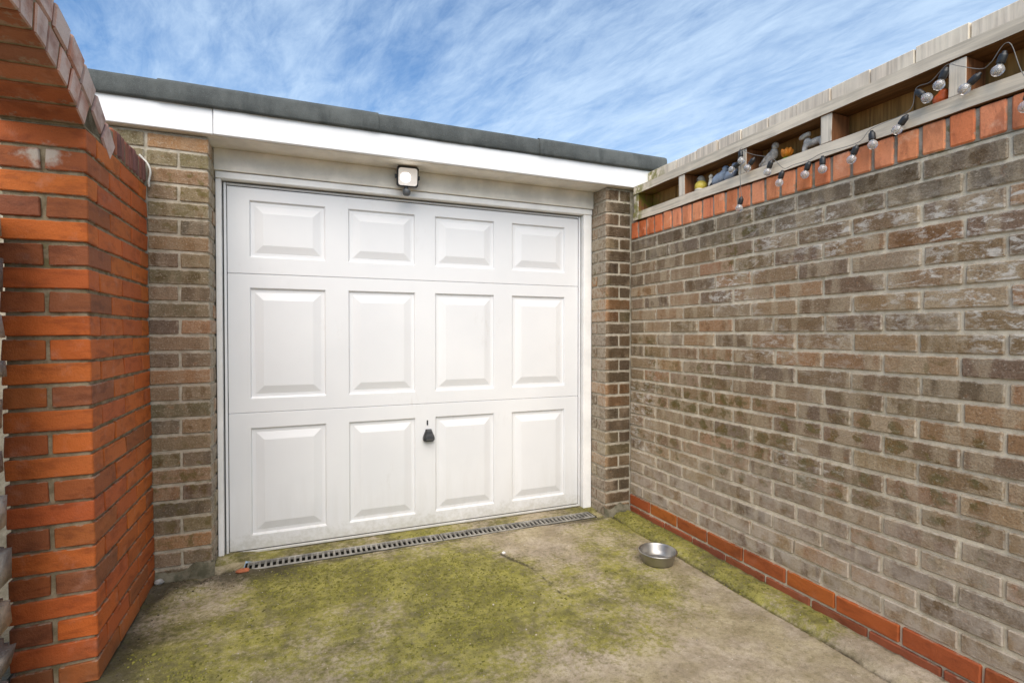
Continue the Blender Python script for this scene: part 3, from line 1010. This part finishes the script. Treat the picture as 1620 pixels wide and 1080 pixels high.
o = box_part('board', (2.1305, -.6, 1.932), (2.150, .382, 2.270), M_BOARD, FE, .0025)

# ------------------------------------------------------------------ left: arched red brick wall
AX = -.668
AW = thing('brick_archway', 'smooth red brick garden wall with arched opening and brick-on-edge coping', 'archway', (AX + .010, 2.15, 0))
AY = 2.15
ATH = .234
AP = .0785
REDC = [(.50, .118, .020), (.47, .108, .022), (.52, .132, .020), (.45, .102, .024), (.48, .122, .024)]
REDD = [(.30, .09, .028), (.33, .09, .025), (.27, .085, .032), (.40, .11, .025)]
XA1 = AX - ATH
YE = 2.876
box_part('mortar_core', (XA1 + .009, AY + .009, -.05), (AX - .009, YE, 1.894), M_MORTAR_RED, AW, .003)
for r in range(24):
    z = AP * r + AP / 2 + .010
    h = AP - .012
    top_i = 23 - r
    if top_i % 2 == 0:      # stretcher across the jamb, header end on the long face
        brick(AW, ((AX + XA1) / 2, AY + .0465, z), (ATH, .093, h), M_RED, vary(rnd.choice(REDC), .08), b=.003, jit=.002)
        joints = [AY + .093 + .010, 2.505, 2.765, YE]
        for k, (a, b) in enumerate(zip(joints, joints[1:])):
            L = b - a - (.010 if k < 2 else 0)
            brick(AW, (AX - .051 + rnd.uniform(-.002, .001), a + L / 2, z), (L, .102, h), M_RED, vary(rnd.choice(REDC + REDD[:1]), .08), rot=(0, 0, R(90)), b=.003, jit=.002)
    else:                    # two headers on the jamb
        wv = (ATH - .016) / 2
        brick(AW, (AX - wv / 2, AY + .11, z), (.22, wv, h), M_RED, vary(rnd.choice(REDD + REDC[:1]), .08), rot=(0, 0, R(90)), b=.003, jit=.002)
        brick(AW, (XA1 + wv / 2, AY + .11, z), (.22, wv, h), M_RED, vary(rnd.choice(REDD), .08), rot=(0, 0, R(90)), b=.003, jit=.002)
        joints = [AY + .22 + .010, 2.64, YE]
        for k, (a, b) in enumerate(zip(joints, joints[1:])):
            L = b - a - (.010 if k < 1 else 0)
            brick(AW, (AX - .051 + rnd.uniform(-.002, .001), a + L / 2, z), (L, .102, h), M_RED, vary(rnd.choice(REDC), .08), rot=(0, 0, R(90)), b=.003, jit=.002)

# the two rings of the arch
AYC, AZC = 1.65, 1.073
RI, RM, RO = .963, 1.060, 1.158
A0 = math.asin(.5 / RI)


def wedge(r0, r1, a0, a1, x0, x1, mat, col, b=.004, nm='brick'):
    bm = bmesh.new()
    ac = (a0 + a1) / 2
    cy, cz = math.sin(ac) * (r0 + r1) / 2, math.cos(ac) * (r0 + r1) / 2
    pts = []
    for r, a in ((r0, a0), (r0, a1), (r1, a1), (r1, a0)):
        pts.append((r * math.sin(a) - cy, r * math.cos(a) - cz))
    jj = [(rnd.uniform(-.0015, .0015), rnd.uniform(-.0015, .0015)) for _ in pts]
    vs = [[bm.verts.new((x - (x0 + x1) / 2, p[0] + j[0], p[1] + j[1])) for p, j in zip(pts, jj)] for x in (x0, x1)]
    bm.faces.new(vs[0]); bm.faces.new(vs[1][::-1])
    for k in range(4):
        bm.faces.new([vs[0][k], vs[0][(k + 1) % 4], vs[1][(k + 1) % 4], vs[1][k]])
    bmesh.ops.bevel(bm, geom=bm.edges[:], offset=b, segments=1, affect='EDGES')
    o = link(nm, mesh_of(bm, nm), mat, AW, rel(AW, ((x0 + x1) / 2, AYC + cy, AZC + cz)))
    o.color = col
    return o


PALE = [(.36, .13, .06), (.32, .11, .05), (.40, .15, .07), (.30, .12, .065)]
n_in = 14
for k in range(n_in):
    a0 = A0 - 2 * A0 * k / n_in
    a1 = A0 - 2 * A0 * (k + 1) / n_in
    g_ = .005
    c = vary(rnd.choice(REDD if k % 3 else REDC), .1)
    mt = M_RED
    if k < 7:
        c = vary(PALE[k % 4], .06) if k in (2, 3, 4, 5, 6) else vary((.38, .11, .04), .06)
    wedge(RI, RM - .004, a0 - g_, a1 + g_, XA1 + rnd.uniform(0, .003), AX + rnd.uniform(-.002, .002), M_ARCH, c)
n_out = 15
A1 = math.acos((1.905 - AZC) / RO) - .01
for k in range(n_out):
    a0 = A1 - 2 * A1 * k / n_out
    a1 = A1 - 2 * A1 * (k + 1) / n_out
    c = vary(PALE[(k * 3 + 1) % 4], .06) if k > 1 else vary((.33, .15, .11), .1)
    dr = rnd.uniform(-.003, .010)
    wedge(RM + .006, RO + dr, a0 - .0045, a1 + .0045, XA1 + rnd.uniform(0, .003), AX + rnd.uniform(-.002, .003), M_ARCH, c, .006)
# mortar inside the rings
bm = bmesh.new()
segs = 40
ri = []
for i in range(segs + 1):
    a = A1 - 2 * A1 * i / segs
    aa = max(-A0, min(A0, a))
    ri.append([bm.verts.new((x - AW.location.x, AYC + r * math.sin(ang) - AW.location.y, AZC + r * math.cos(ang)))
               for x, r, ang in ((XA1 + .006, RI + .006, aa), (AX - .006, RI + .006, aa), (AX - .006, RO - .008, a), (XA1 + .006, RO - .008, a))])
for a, b in zip(ri, ri[1:]):
    for k in range(4):
        bm.faces.new([a[k], a[(k + 1) % 4], b[(k + 1) % 4], b[k]])
bm.faces.new(ri[0]); bm.faces.new(ri[-1])
link('ring_mortar', mesh_of(bm, 'ring_mortar'), M_MORTAR_RED, AW)
# coping along the level top, brick on edge
yy = AYC + RO * math.sin(A1) - .012
box_part('coping_mortar', (XA1 + .006, 2.16, 1.8945), (AX - .006, YE - .004, 1.985), M_MORTAR_RED, AW, .003)
nco = 9
pit = (YE - .002 - yy) / nco
DARKC = [(.22, .085, .06), (.28, .10, .06), (.36, .12, .055), (.19, .08, .065)]
for k in range(nco):
    yc = yy + pit * (k + .5)
    o = brick(AW, ((AX + XA1) / 2 + rnd.uniform(-.002, .003), yc, 1.951 + rnd.uniform(-.003, .003)), (.104, ATH - .002, pit - .010), M_RED, vary(rnd.choice(DARKC), .1), b=.008)
    o.rotation_euler = Matrix(((0, 1, 0), (0, 0, 1), (1, 0, 0))).to_euler()   # length up, depth across, thickness along the wall
# far pier of the opening, beside the camera
YP1 = AYC - .5
box_part('mortar_core', (XA1 + .006, -.3, -.05), (AX - .006, YP1 - .006, 1.894), M_MORTAR_RED, AW, .003)
bm = bmesh.new()
for r in range(24):
    z = AP * r + AP / 2 + .010
    y1 = YP1
    off = .25 if r % 2 else .12
    while y1 > -.25:
        L = off
        off = .25
        rbox_into(bm, (-.117 + AX - AW.location.x, y1 - L / 2 - AW.location.y, z), (ATH, L - .01, AP - .012), .004, .0012, rnd)
        y1 -= L
o = link('brick_rows', mesh_of(bm, 'brick_rows'), M_RED, AW)
o.color = (.42, .115, .035, 1)
o['kind'] = 'stuff'
AW.rotation_euler = (0, -.009, 0)       # the old wall leans a little
AW.location.x += .0108

# ------------------------------------------------------------------ rough stone wall just showing at the left edge
M_STONE = plain('rubble_stone', (.36, .31, .25), .9, var=.35, scale=26, bump=.9, bdist=.006)
SW = thing('stone_wall', 'rough rubble stone wall butting against the red pier at the left edge', 'wall', (-1.1, 2.02, 0))
box_part('mortar_core', (-1.6, 1.93, -.05), (-.876, 2.055, 1.60), mortar_mat('lime_mortar', (.34, .28, .18), (.44, .37, .25)), SW, .01)
box_part('mortar_fillet', (-1.6, 2.0555, -.05), (-.918, 2.146, 1.60), bpy.data.materials['lime_mortar'], SW, .01)
z = 0.0
STC = [(.66, .62, .54), (.34, .29, .24), (.58, .46, .33), (.42, .39, .34)]
i = 0
while z < 1.55:
    h = rnd.uniform(.10, .19)
    xr = -.838 - .014 * (z / 1.1)
    x = xr
    for q in range(3):
        L = rnd.uniform(.13, .22)
        bm = bmesh.new()
        bmesh.ops.create_cube(bm, size=1)
        bmesh.ops.scale(bm, vec=(L, .17, h - .012), verts=bm.verts)
        bmesh.ops.bevel(bm, geom=bm.edges[:], offset=.028, segments=2, affect='EDGES')
        for v in bm.verts:
            v.co += Vector((noise.noise(v.co * 14 + Vector((z * 9, q, 0))), noise.noise(v.co * 14 + Vector((3, z * 9, q))), noise.noise(v.co * 12 + Vector((q, 7, z))))) * .012
        o = link('stone', mesh_of(bm, 'stone', True), None, SW, rel(SW, (x - L / 2 + rnd.uniform(-.006, .006), 1.985, z + h / 2)))
        c = STC[(i + q) % 4]
        mname = 'stone_%d' % ((i + q) % 4)
        if mname not in bpy.data.materials:
            plain(mname, c, .9, var=.2, scale=24, bump=.9, bdist=.006)
        o.data.materials.append(bpy.data.materials[mname])
        x -= L + .01
    i += 1
    z += h

# ------------------------------------------------------------------ security light
LX, LY, LZ = .560, 2.975, 2.100
SL = thing('security_light', 'small lit security floodlight with sensor above the garage door', 'light', (LX, 3.04, LZ))
hs = bpy.data.objects.new('lamp_head', None)
bm = bmesh.new()
rbox_into(bm, (0, 0, 0), (.122, .038, .112), .012)
bmesh.ops.bevel(bm, geom=[e for e in bm.edges if e.calc_face_angle(0) > .4], offset=.003, segments=2, affect='EDGES')
head = link('lamp_head', mesh_of(bm, 'lamp_head'), M_BLACK, SL, (0, -.065, 0), (R(14), 0, R(-4)))


def lamp_mat(name, col, st):
    m, t, bs = new_mat(name)
    bs.inputs['Base Color'].default_value = (.8, .78, .74, 1)
    bs.inputs['Roughness'].default_value = .25
    bs.inputs['Emission Color'].default_value = (*col, 1)
    bs.inputs['Emission Strength'].default_value = st
    return m


def rounded_plate(w_, h_, r, th, name, mat, parent, loc):
    bm = bmesh.new()
    ring = []
    for cx, cz, a0 in ((w_ / 2 - r, h_ / 2 - r, 0), (-w_ / 2 + r, h_ / 2 - r, 90), (-w_ / 2 + r, -h_ / 2 + r, 180), (w_ / 2 - r, -h_ / 2 + r, 270)):
        for k in range(6):
            a = R(a0 + 90 * k / 5)
            ring.append((cx + r * math.cos(a), cz + r * math.sin(a)))
    f = [bm.verts.new((x, -th, z)) for x, z in ring]
    b = [bm.verts.new((x, 0, z)) for x, z in ring]
    bm.faces.new(f); bm.faces.new(b[::-1])
    for k in range(len(ring)):
        bm.faces.new([f[k], f[(k + 1) % len(ring)], b[(k + 1) % len(ring)], b[k]])
    return link(name, mesh_of(bm, name), mat, parent, loc)


rounded_plate(.106, .096, .015, .003, 'diffuser', lamp_mat('lit_diffuser', (1, .80, .66), .14), head, (0, -.0185, 0))
rounded_plate(.050, .048, .018, .002, 'led_chip', lamp_mat('led', (1, .96, .9), 6.0), head, (-.014, -.0212, -.004))
for s in (-1, 1):
    bm = bmesh.new()
    rbox_into(bm, (0, 0, 0), (.010, .02, .022), .004)
    link('hinge', mesh_of(bm, 'hinge'), M_BLACK, SL, (s * .066, -.058, 0))
bm = bmesh.new()
rbox_into(bm, (0, -.022, -.008), (.05, .044, .06), .005)
link('bracket', mesh_of(bm, 'bracket'), M_BLACK, SL)
bm = bmesh.new()
rbox_into(bm, (0, 0, 0), (.022, .02, .03), .005)
link('sensor_neck', mesh_of(bm, 'sensor_neck'), M_BLACK, SL, (-.006, -.052, -.062))
link('motion_sensor', lathe_mesh(((0, .018), (.019, .017), (.0225, .010), (.0225, -.006), (.019, -.016), (.010, -.021), (0, -.022)), 'motion_sensor', 24),
     plain('sensor_lens', (.09, .095, .10), .35), SL, (-.004, -.058, -.086), (R(12), 0, 0))

# ------------------------------------------------------------------ dog bowl
m, t, bs = new_mat('brushed_steel')
bs.inputs['Base Color'].default_value = (.40, .39, .37, 1)
bs.inputs['Metallic'].default_value = 1
bs.inputs['Roughness'].default_value = .42
tcn = t.n('ShaderNodeTexCoord')
t.set(bs.inputs['Normal'], t.bump(t.noise(t.map(tcn.outputs['Object'], sc=(3, 3, 160)), 4, 3), .08, .001))
prof = ((.0, .005), (.060, .005), (.070, .008), (.082, .030), (.090, .0555), (.0925, .0605), (.096, .062), (.0995, .060), (.1005, .0565), (.099, .0545), (.0945, .0555),
        (.0925, .052), (.086, .028), (.080, .006), (.078, .001), (.072, .0), (.0, .0))
bz = gz(1.726, 2.207)
BW = thing('pet_bowl', 'stainless steel pet bowl on the mossy concrete by the right wall', 'bowl', (1.726, 2.207, bz + .002))
link('bowl', lathe_mesh(prof, 'bowl', 64), m, BW)
link('rubber_base', lathe_mesh(((.062, -.0015), (.077, -.0015), (.0785, .003), (.0775, .0045), (.062, -.001)), 'rubber_base', 48), M_BLACK, BW)

# ------------------------------------------------------------------ white cable end by the pier coping
m_c = plain('white_cable', (.62, .60, .54), .6, var=.12)
cp = spline(((-.70, 2.870, 2.030), (-.682, 2.868, 2.010), (-.664, 2.864, 1.985), (-.655, 2.860, 1.950), (-.662, 2.862, 1.91), (-.663, 2.868, 1.885)), 8)
tag(link('cable', tube_mesh(cp, .0048, 'cable'), m_c), 'short white cable looping over the coping end beside the garage pillar', 'cable')

# ------------------------------------------------------------------ festoon lights
m_gl, t, bs = new_mat('clear_bulb_glass')
bs.inputs['Base Color'].default_value = (1, 1, 1, 1)
bs.inputs['Transmission Weight'].default_value = .8
bs.inputs['Roughness'].default_value = .08
bs.inputs['IOR'].default_value = 1.45
M_BRASS = plain('brass_filament', (.62, .45, .22), .35, metal=.6)
m_cord = plain('grey_cord', (.20, .19, .175), .5)
BUL = [((2.0, 1.921, 1.845), (2.0, 1.932, 1.81)), ((2.0, 1.948, 2.021), (2.0, 1.985, 2.016)), ((2.0, 1.921, 2.072), (2.0, 1.917, 2.037)),
       ((2.0, 1.851, 2.014), (2.0, 1.886, 1.993)), ((2.0, 1.754, 1.966), (2.0, 1.768, 1.938)), ((2.0, 1.693, 1.899), (2.0, 1.703, 1.871)),
       ((2.0, 1.564, 1.899), (2.0, 1.576, 1.872)), ((2.0, 1.492, 1.898), (2.0, 1.492, 1.87)), ((2.0, 1.367, 1.89), (2.0, 1.375, 1.873)),
       ((2.0, 1.292, 1.929), (2.0, 1.29, 1.902)), ((2.0, 1.192, 1.951), (2.0, 1.211, 1.929)), ((2.0, 1.13, 2.032), (2.0, 1.105, 2.002)),
       ((2.0, 1.063, 2.061), (2.0, 1.078, 2.029)), ((2.0, .97, 2.004), (2.0, 1.009, 1.987)), ((2.0, .908, 2.035), (2.0, .919, 2.003)), ((2.0, .846, 1.884), (2.0, .851, 1.865))]
FL = thing('string_lights', 'string of clear round bulbs with black sockets hung along the timber shelf fence', 'string lights', (2.0, 1.4, 1.99))
me_s = lathe_mesh(((0, .004), (.006, .003), (.008, -.004), (.0125, -.008), (.0138, -.014), (.0138, -.036), (.0125, -.040), (.0, -.040)), 'socket', 18)
me_s.materials.append(M_BLACK)
prof = [(.0095, -.038), (.011, -.044)]
for k in range(1, 12):
    a = R(35 + 145 * k / 11)
    prof.append((.0205 * math.sin(a), -.062 + .0205 * math.cos(a)))
prof2 = [(max(0, r - .0011), z + (.0011 if i > 7 else 0)) for i, (r, z) in enumerate(prof)]
me_b = lathe_mesh(prof + prof2[::-1], 'bulb', 22)
me_b.materials.append(m_gl)
me_f = tube_mesh(spline(((-.004, 0, -.040), (-.005, 0, -.058), (-.002, .003, -.066), (.002, -.003, -.060), (.005, 0, -.066), (.004, 0, -.040)), 4), .0009, 'filament', 5)
me_f.materials.append(M_BRASS)
tops = []
for i, (s, b) in enumerate(BUL):
    s, b = Vector(s), Vector(b)
    d = (b - s).normalized()
    if i in (1, 3, 13): d = (d + Vector((-.1, 0, -.35))).normalized()
    s.x = b.x = 1.988
    top = b - d * .060
    q = Vector((0, 0, -1)).rotation_difference(d)
    so = link('socket', me_s, None, FL, top - FL.location)
    so.rotation_euler = q.to_euler()
    so.scale = (.84, .84, .84)
    link('bulb', me_b, None, so)
    link('filament', me_f, None, so)
    tops.append(top + d * -.002)
ctrl = [(1.99, .50, 2.10), (1.99, .70, 2.00), tops[15] + Vector((0, 0, .02)), tops[14] + Vector((0, -.01, .02)), (1.992, .935, 2.045), tops[13] + Vector((0, .0, .012)), (1.99, 1.02, 2.075), tops[12] + Vector((0, 0, .008)), (1.99, 1.10, 2.06), tops[11] + Vector((0, .0, .006)),
        tops[10] + Vector((0, -.004, .012)), tops[9] + Vector((0, 0, .008)), tops[8] + Vector((0, 0, .008)), tops[7] + Vector((0, 0, .012)), tops[6] + Vector((0, 0, .006)), (1.99, 1.63, 1.938), tops[5] + Vector((0, -.004, .008)),
        tops[4] + Vector((0, .0, .008)), tops[3] + Vector((0, -.006, .010)), (1.99, 1.885, 2.075), tops[2] + Vector((0, .0, .008)), (1.99, 1.94, 2.04), tops[1] + Vector((0, -.004, .004))]
pts = [Vector(p) - FL.location for p in spline(ctrl, 9)]
link('cord', tube_mesh(pts, .0012, 'cord', 6), m_cord, FL)
link('drop_cord', tube_mesh([Vector(p) - FL.location for p in spline((tops[1] + Vector((0, -.004, .004)), (1.989, 1.925, 1.99), (1.989, 1.922, 1.92), tops[0]), 8)], .0013, 'drop_cord', 6), m_cord, FL)


# ------------------------------------------------------------------ ornaments on the shelf
def blob(name, balls, mat, parent, voxel=.0035, loc=(0, 0, 0)):
    """smooth body from overlapping ellipsoids: ((x,y,z),(rx,ry,rz)[,tilt about x])"""
    bm = bmesh.new()
    for bl in balls:
        c, r = bl[0], bl[1]
        Mx = Matrix.Translation(c)
        if len(bl) > 2: Mx = Mx @ Matrix.Rotation(R(bl[2]), 4, 'X')
        if len(bl) > 3: Mx = Mx @ Matrix.Rotation(R(bl[3]), 4, 'Y')
        Mx = Mx @ Matrix.Diagonal((*r, 1))
        bmesh.ops.create_icosphere(bm, subdivisions=3, radius=1, matrix=Mx)
    o = link(name, mesh_of(bm, name, True), mat, parent, loc)
    rm = o.modifiers.new('join', 'REMESH')
    rm.mode = 'VOXEL'
    rm.voxel_size = voxel
    rm.use_smooth_shade = True
    sm = o.modifiers.new('soften', 'SMOOTH')
    sm.iterations = 4
    return o


ZS = 1.990
m_y = plain('yellow_glaze', (.78, .60, .09), .4)
m_gh = plain('grey_glaze', (.36, .33, .27), .5)
m_wb = plain('cream_glaze', (.74, .68, .56), .5)
m_bg = plain('blue_grey_glaze', (.30, .36, .44), .45)
m_dk = plain('dark_glaze', (.05, .052, .06), .45)
m_st = plain('cast_stone', (.50, .46, .40), .9, var=.2, scale=60, bump=.5)
m_st2 = plain('pale_cast_stone', (.62, .58, .51), .9, var=.2, scale=60, bump=.5)
m_or = plain('orange_petal', (.85, .28, .02), .5)
m_or2 = plain('orange_red_glaze', (.92, .17, .035), .4)
m_gn = plain('green_glaze', (.10, .38, .05), .5)

T = thing('bird_ornament', 'small round bird ornament with yellow breast and grey head on the timber shelf', 'ornament', (2.068, 2.280, ZS), group='ornaments on the timber shelf')
blob('body', (((0, 0, .034), (.034, .036, .034)), ((.02, .02, .03), (.02, .024, .022))), m_y, T)
blob('head', (((0, 0, .072), (.022, .023, .022)), ((.006, 0, .056), (.022, .025, .018))), m_gh, T)
blob('belly', (((-.012, 0, .012), (.026, .028, .013)),), m_wb, T)
blob('beak', (((-.024, 0, .070), (.009, .004, .004)),), m_dk, T, .002)
blob('tail', (((.034, .03, .040), (.012, .022, .008), 25),), m_gh, T)
T = thing('figurine', 'tiny cream figurine between the yellow bird ornament and the blue grey ones', 'ornament', (2.062, 2.196, ZS), group='ornaments on the timber shelf')
blob('body', (((0, 0, .022), (.016, .018, .024)), ((0, .002, .046), (.011, .012, .016))), m_wb, T)
blob('head', (((-.002, 0, .064), (.012, .012, .013)),), m_wb, T)
for yy, lab, sc, ex in ((2.140, 'blue grey bird ornament with dark tail, next to the cream figurine', 1.0, 10), (2.062, 'blue grey bird ornament with white foot, below the hanging bulbs by an upright', .92, -8)):
    T = thing('bird_ornament', lab, 'ornament', (2.066, yy, ZS), R(ex), group='ornaments on the timber shelf')
    blob('body', (((0, 0, .036 * sc), (.030 * sc, .046 * sc, .032 * sc), -24), ((0, -.028 * sc, .056 * sc), (.022 * sc, .024 * sc, .024 * sc))), m_bg, T)
    blob('head', (((-.003, -.040 * sc, .080 * sc), (.017 * sc, .019 * sc, .017 * sc)),), m_bg, T)
    blob('beak', (((-.012, -.060 * sc, .078 * sc), (.004, .009, .004)),), m_dk, T, .002)
    blob('tail', (((.003, .044 * sc, .020 * sc), (.016 * sc, .026 * sc, .010 * sc), -34),), m_dk, T)
    blob('foot', (((-.016, .004, .006), (.010, .014, .008)),), m_wb if sc < 1 else m_dk, T, .002)
T = thing('stone_figurine', 'weathered grey stone figurine, tall and hunched, left of the orange flower', 'ornament', (2.070, 1.812, ZS), group='ornaments on the timber shelf')
blob('body', (((0, .03, .018), (.020, .045, .022), 18), ((0, .012, .045), (.019, .024, .034), 26), ((0, -.012, .062), (.017, .020, .030))), m_st, T)
blob('head', (((-.003, -.022, .095), (.015, .017, .018)), ((-.012, -.028, .090), (.008, .008, .007))), m_st, T)
blob('arm', (((-.016, .03, .040), (.008, .030, .010), -42),), m_st, T)
T = thing('flower_ornament', 'little orange flower ornament on a green base on the shelf', 'ornament', (2.074, 1.733, ZS), group='ornaments on the timber shelf')
link('base', lathe_mesh(((0, 0), (.022, 0), (.024, .012), (.018, .020), (0, .021)), 'base', 20), m_gn, T)
for k in range(7):
    a = R(k * 360 / 7)
    blob('petal', (((.014 * math.cos(a), .016 * math.sin(a), .042 + .004 * (k % 2)), (.009, .011, .020), -30 * math.sin(a), 30 * math.cos(a)),), m_or, T, .003)
blob('petal', (((0, 0, .056), (.009, .010, .016)),), m_or, T, .003)
T = thing('stone_figurine', 'pale stone animal figurine with raised head, right of the orange flower', 'ornament', (2.076, 1.600, ZS), group='ornaments on the timber shelf')
blob('body', (((0, -.006, .048), (.018, .044, .017), -6), ((0, .040, .036), (.014, .013, .036), 14), ((0, -.044, .036), (.015, .014, .036)), ((0, .030, .060), (.013, .018, .018))), m_st2, T)
blob('head', (((-.004, .046, .088), (.013, .024, .012), -16), ((0, .026, .092), (.011, .013, .012))), m_st2, T)
blob('tail', (((0, -.056, .045), (.006, .007, .022), 20),), m_st2, T, .0025)
T = thing('round_ornament', 'bright orange red ornament half hidden by bulbs beside a fence upright', 'ornament', (2.060, 1.105, ZS), group='ornaments on the timber shelf')
blob('body', (((0, 0, .024), (.022, .026, .024)), ((0, -.006, .044), (.014, .016, .014))), m_or2, T)
link('base', lathe_mesh(((0, 0), (.022, 0), (.023, .005), (0, .006)), 'base', 20), m_wb, T)

# ------------------------------------------------------------------ small stones and grit
bm = bmesh.new()
bmesh.ops.create_icosphere(bm, subdivisions=2, radius=1)
for v in bm.verts:
    v.co *= 1 + .25 * noise.noise(v.co * 1.7)
    v.co = Vector((v.co.x * .034, v.co.y * .016, v.co.z * .011))
m_chip = plain('broken_brick', (.42, .13, .055), .85, var=.2, scale=60, bump=.5)
tag(link('brick_chip', mesh_of(bm, 'brick_chip'), m_chip, None, (-.285, 2.868, gz(-.285, 2.868) + .006), (0.1, .05, .2)), 'broken chip of orange brick lying at the left end of the drain', 'brick chip')
bm = bmesh.new()
bmesh.ops.create_icosphere(bm, subdivisions=2, radius=1)
for v in bm.verts:
    v.co *= 1 + .2 * noise.noise(v.co * 1.5 + Vector((4, 0, 0)))
    v.co = Vector((v.co.x * .011, v.co.y * .009, v.co.z * .007))
m_pb = plain('white_pebble', (.78, .76, .72), .7, var=.06)
tag(link('pebble', mesh_of(bm, 'pebble', True), m_pb, None, (1.007, 2.60, gz(1.007, 2.6) + .004)), 'single white pebble on the mossy concrete below the door handle', 'pebble')
bm = bmesh.new()
bmesh.ops.create_icosphere(bm, subdivisions=2, radius=1)
for v in bm.verts:
    v.co *= 1 + .3 * noise.noise(v.co * 1.5 + Vector((4, 5, 0)))
    v.co = Vector((v.co.x * .022, v.co.y * .016, v.co.z * .014))
m_rb = plain('grey_stone', (.34, .33, .31), .85, var=.2, scale=50)
tag(link('stone', mesh_of(bm, 'stone', True), m_rb, None, (-.635, 2.845, gz(-.635, 2.845) + .05 - .04)), 'small grey stone in the corner of red pier and garage pillar', 'stone')


def scatter(name, n, area, size, mat, lab, keep=lambda x, y: True, flat=.6, sub=1):
    bm = bmesh.new()
    k = 0
    while k < n:
        x, y = rnd.uniform(area[0], area[1]), rnd.uniform(area[2], area[3])
        if not keep(x, y) or (DX0 - .01 < x < DX1 + .01 and DY0 - .01 < y < DY1 + .01): continue
        k += 1
        s = rnd.uniform(*size) * (1 if rnd.random() < .9 else 1.6)
        Mx = Matrix.Translation((x, y, gz(x, y) + s * .2)) @ Matrix.Rotation(rnd.uniform(0, 6.28), 4, 'Z') @ Matrix.Rotation(rnd.uniform(-.4, .4), 4, 'X') @ Matrix.Diagonal((s, s * rnd.uniform(.6, 1), s * flat, 1))
        bmesh.ops.create_icosphere(bm, subdivisions=sub, radius=1, matrix=Mx)
    o = link(name, mesh_of(bm, name, True), mat)
    return tag(o, lab, kind='stuff')


m_grit = plain('pale_grit', (.46, .41, .34), .9, var=.35, scale=40)
m_soil = plain('dark_crumbs', (.075, .058, .036), .95, var=.35, scale=60)
m_moss = plain('moss_tufts', (.215, .20, .036), .95, var=.28, scale=45, bump=.7)
scatter('grit', 900, (-.62, 1.98, 1.0, 2.88), (.0012, .0032), m_grit, 'fine pale grit loose on the concrete')
scatter('soil_crumbs', 500, (-.66, -.18, 1.7, 2.9), (.0012, .0035), m_soil, 'dark soil crumbs along the red pier and pillar foot',
        keep=lambda x, y: (x < -.50 and rnd.random() < math.exp(-(x + .66) / .06)) or (y > 2.72 and rnd.random() < .5))
scatter('moss_tufts', 5200, (-.64, 2.01, 1.2, 3.04), (.0028, .0068), m_moss, 'low cushions of yellow green moss on the concrete',
        keep=lambda x, y: moss_at(x, y) > .52 + rnd.uniform(0, .35), flat=.42)
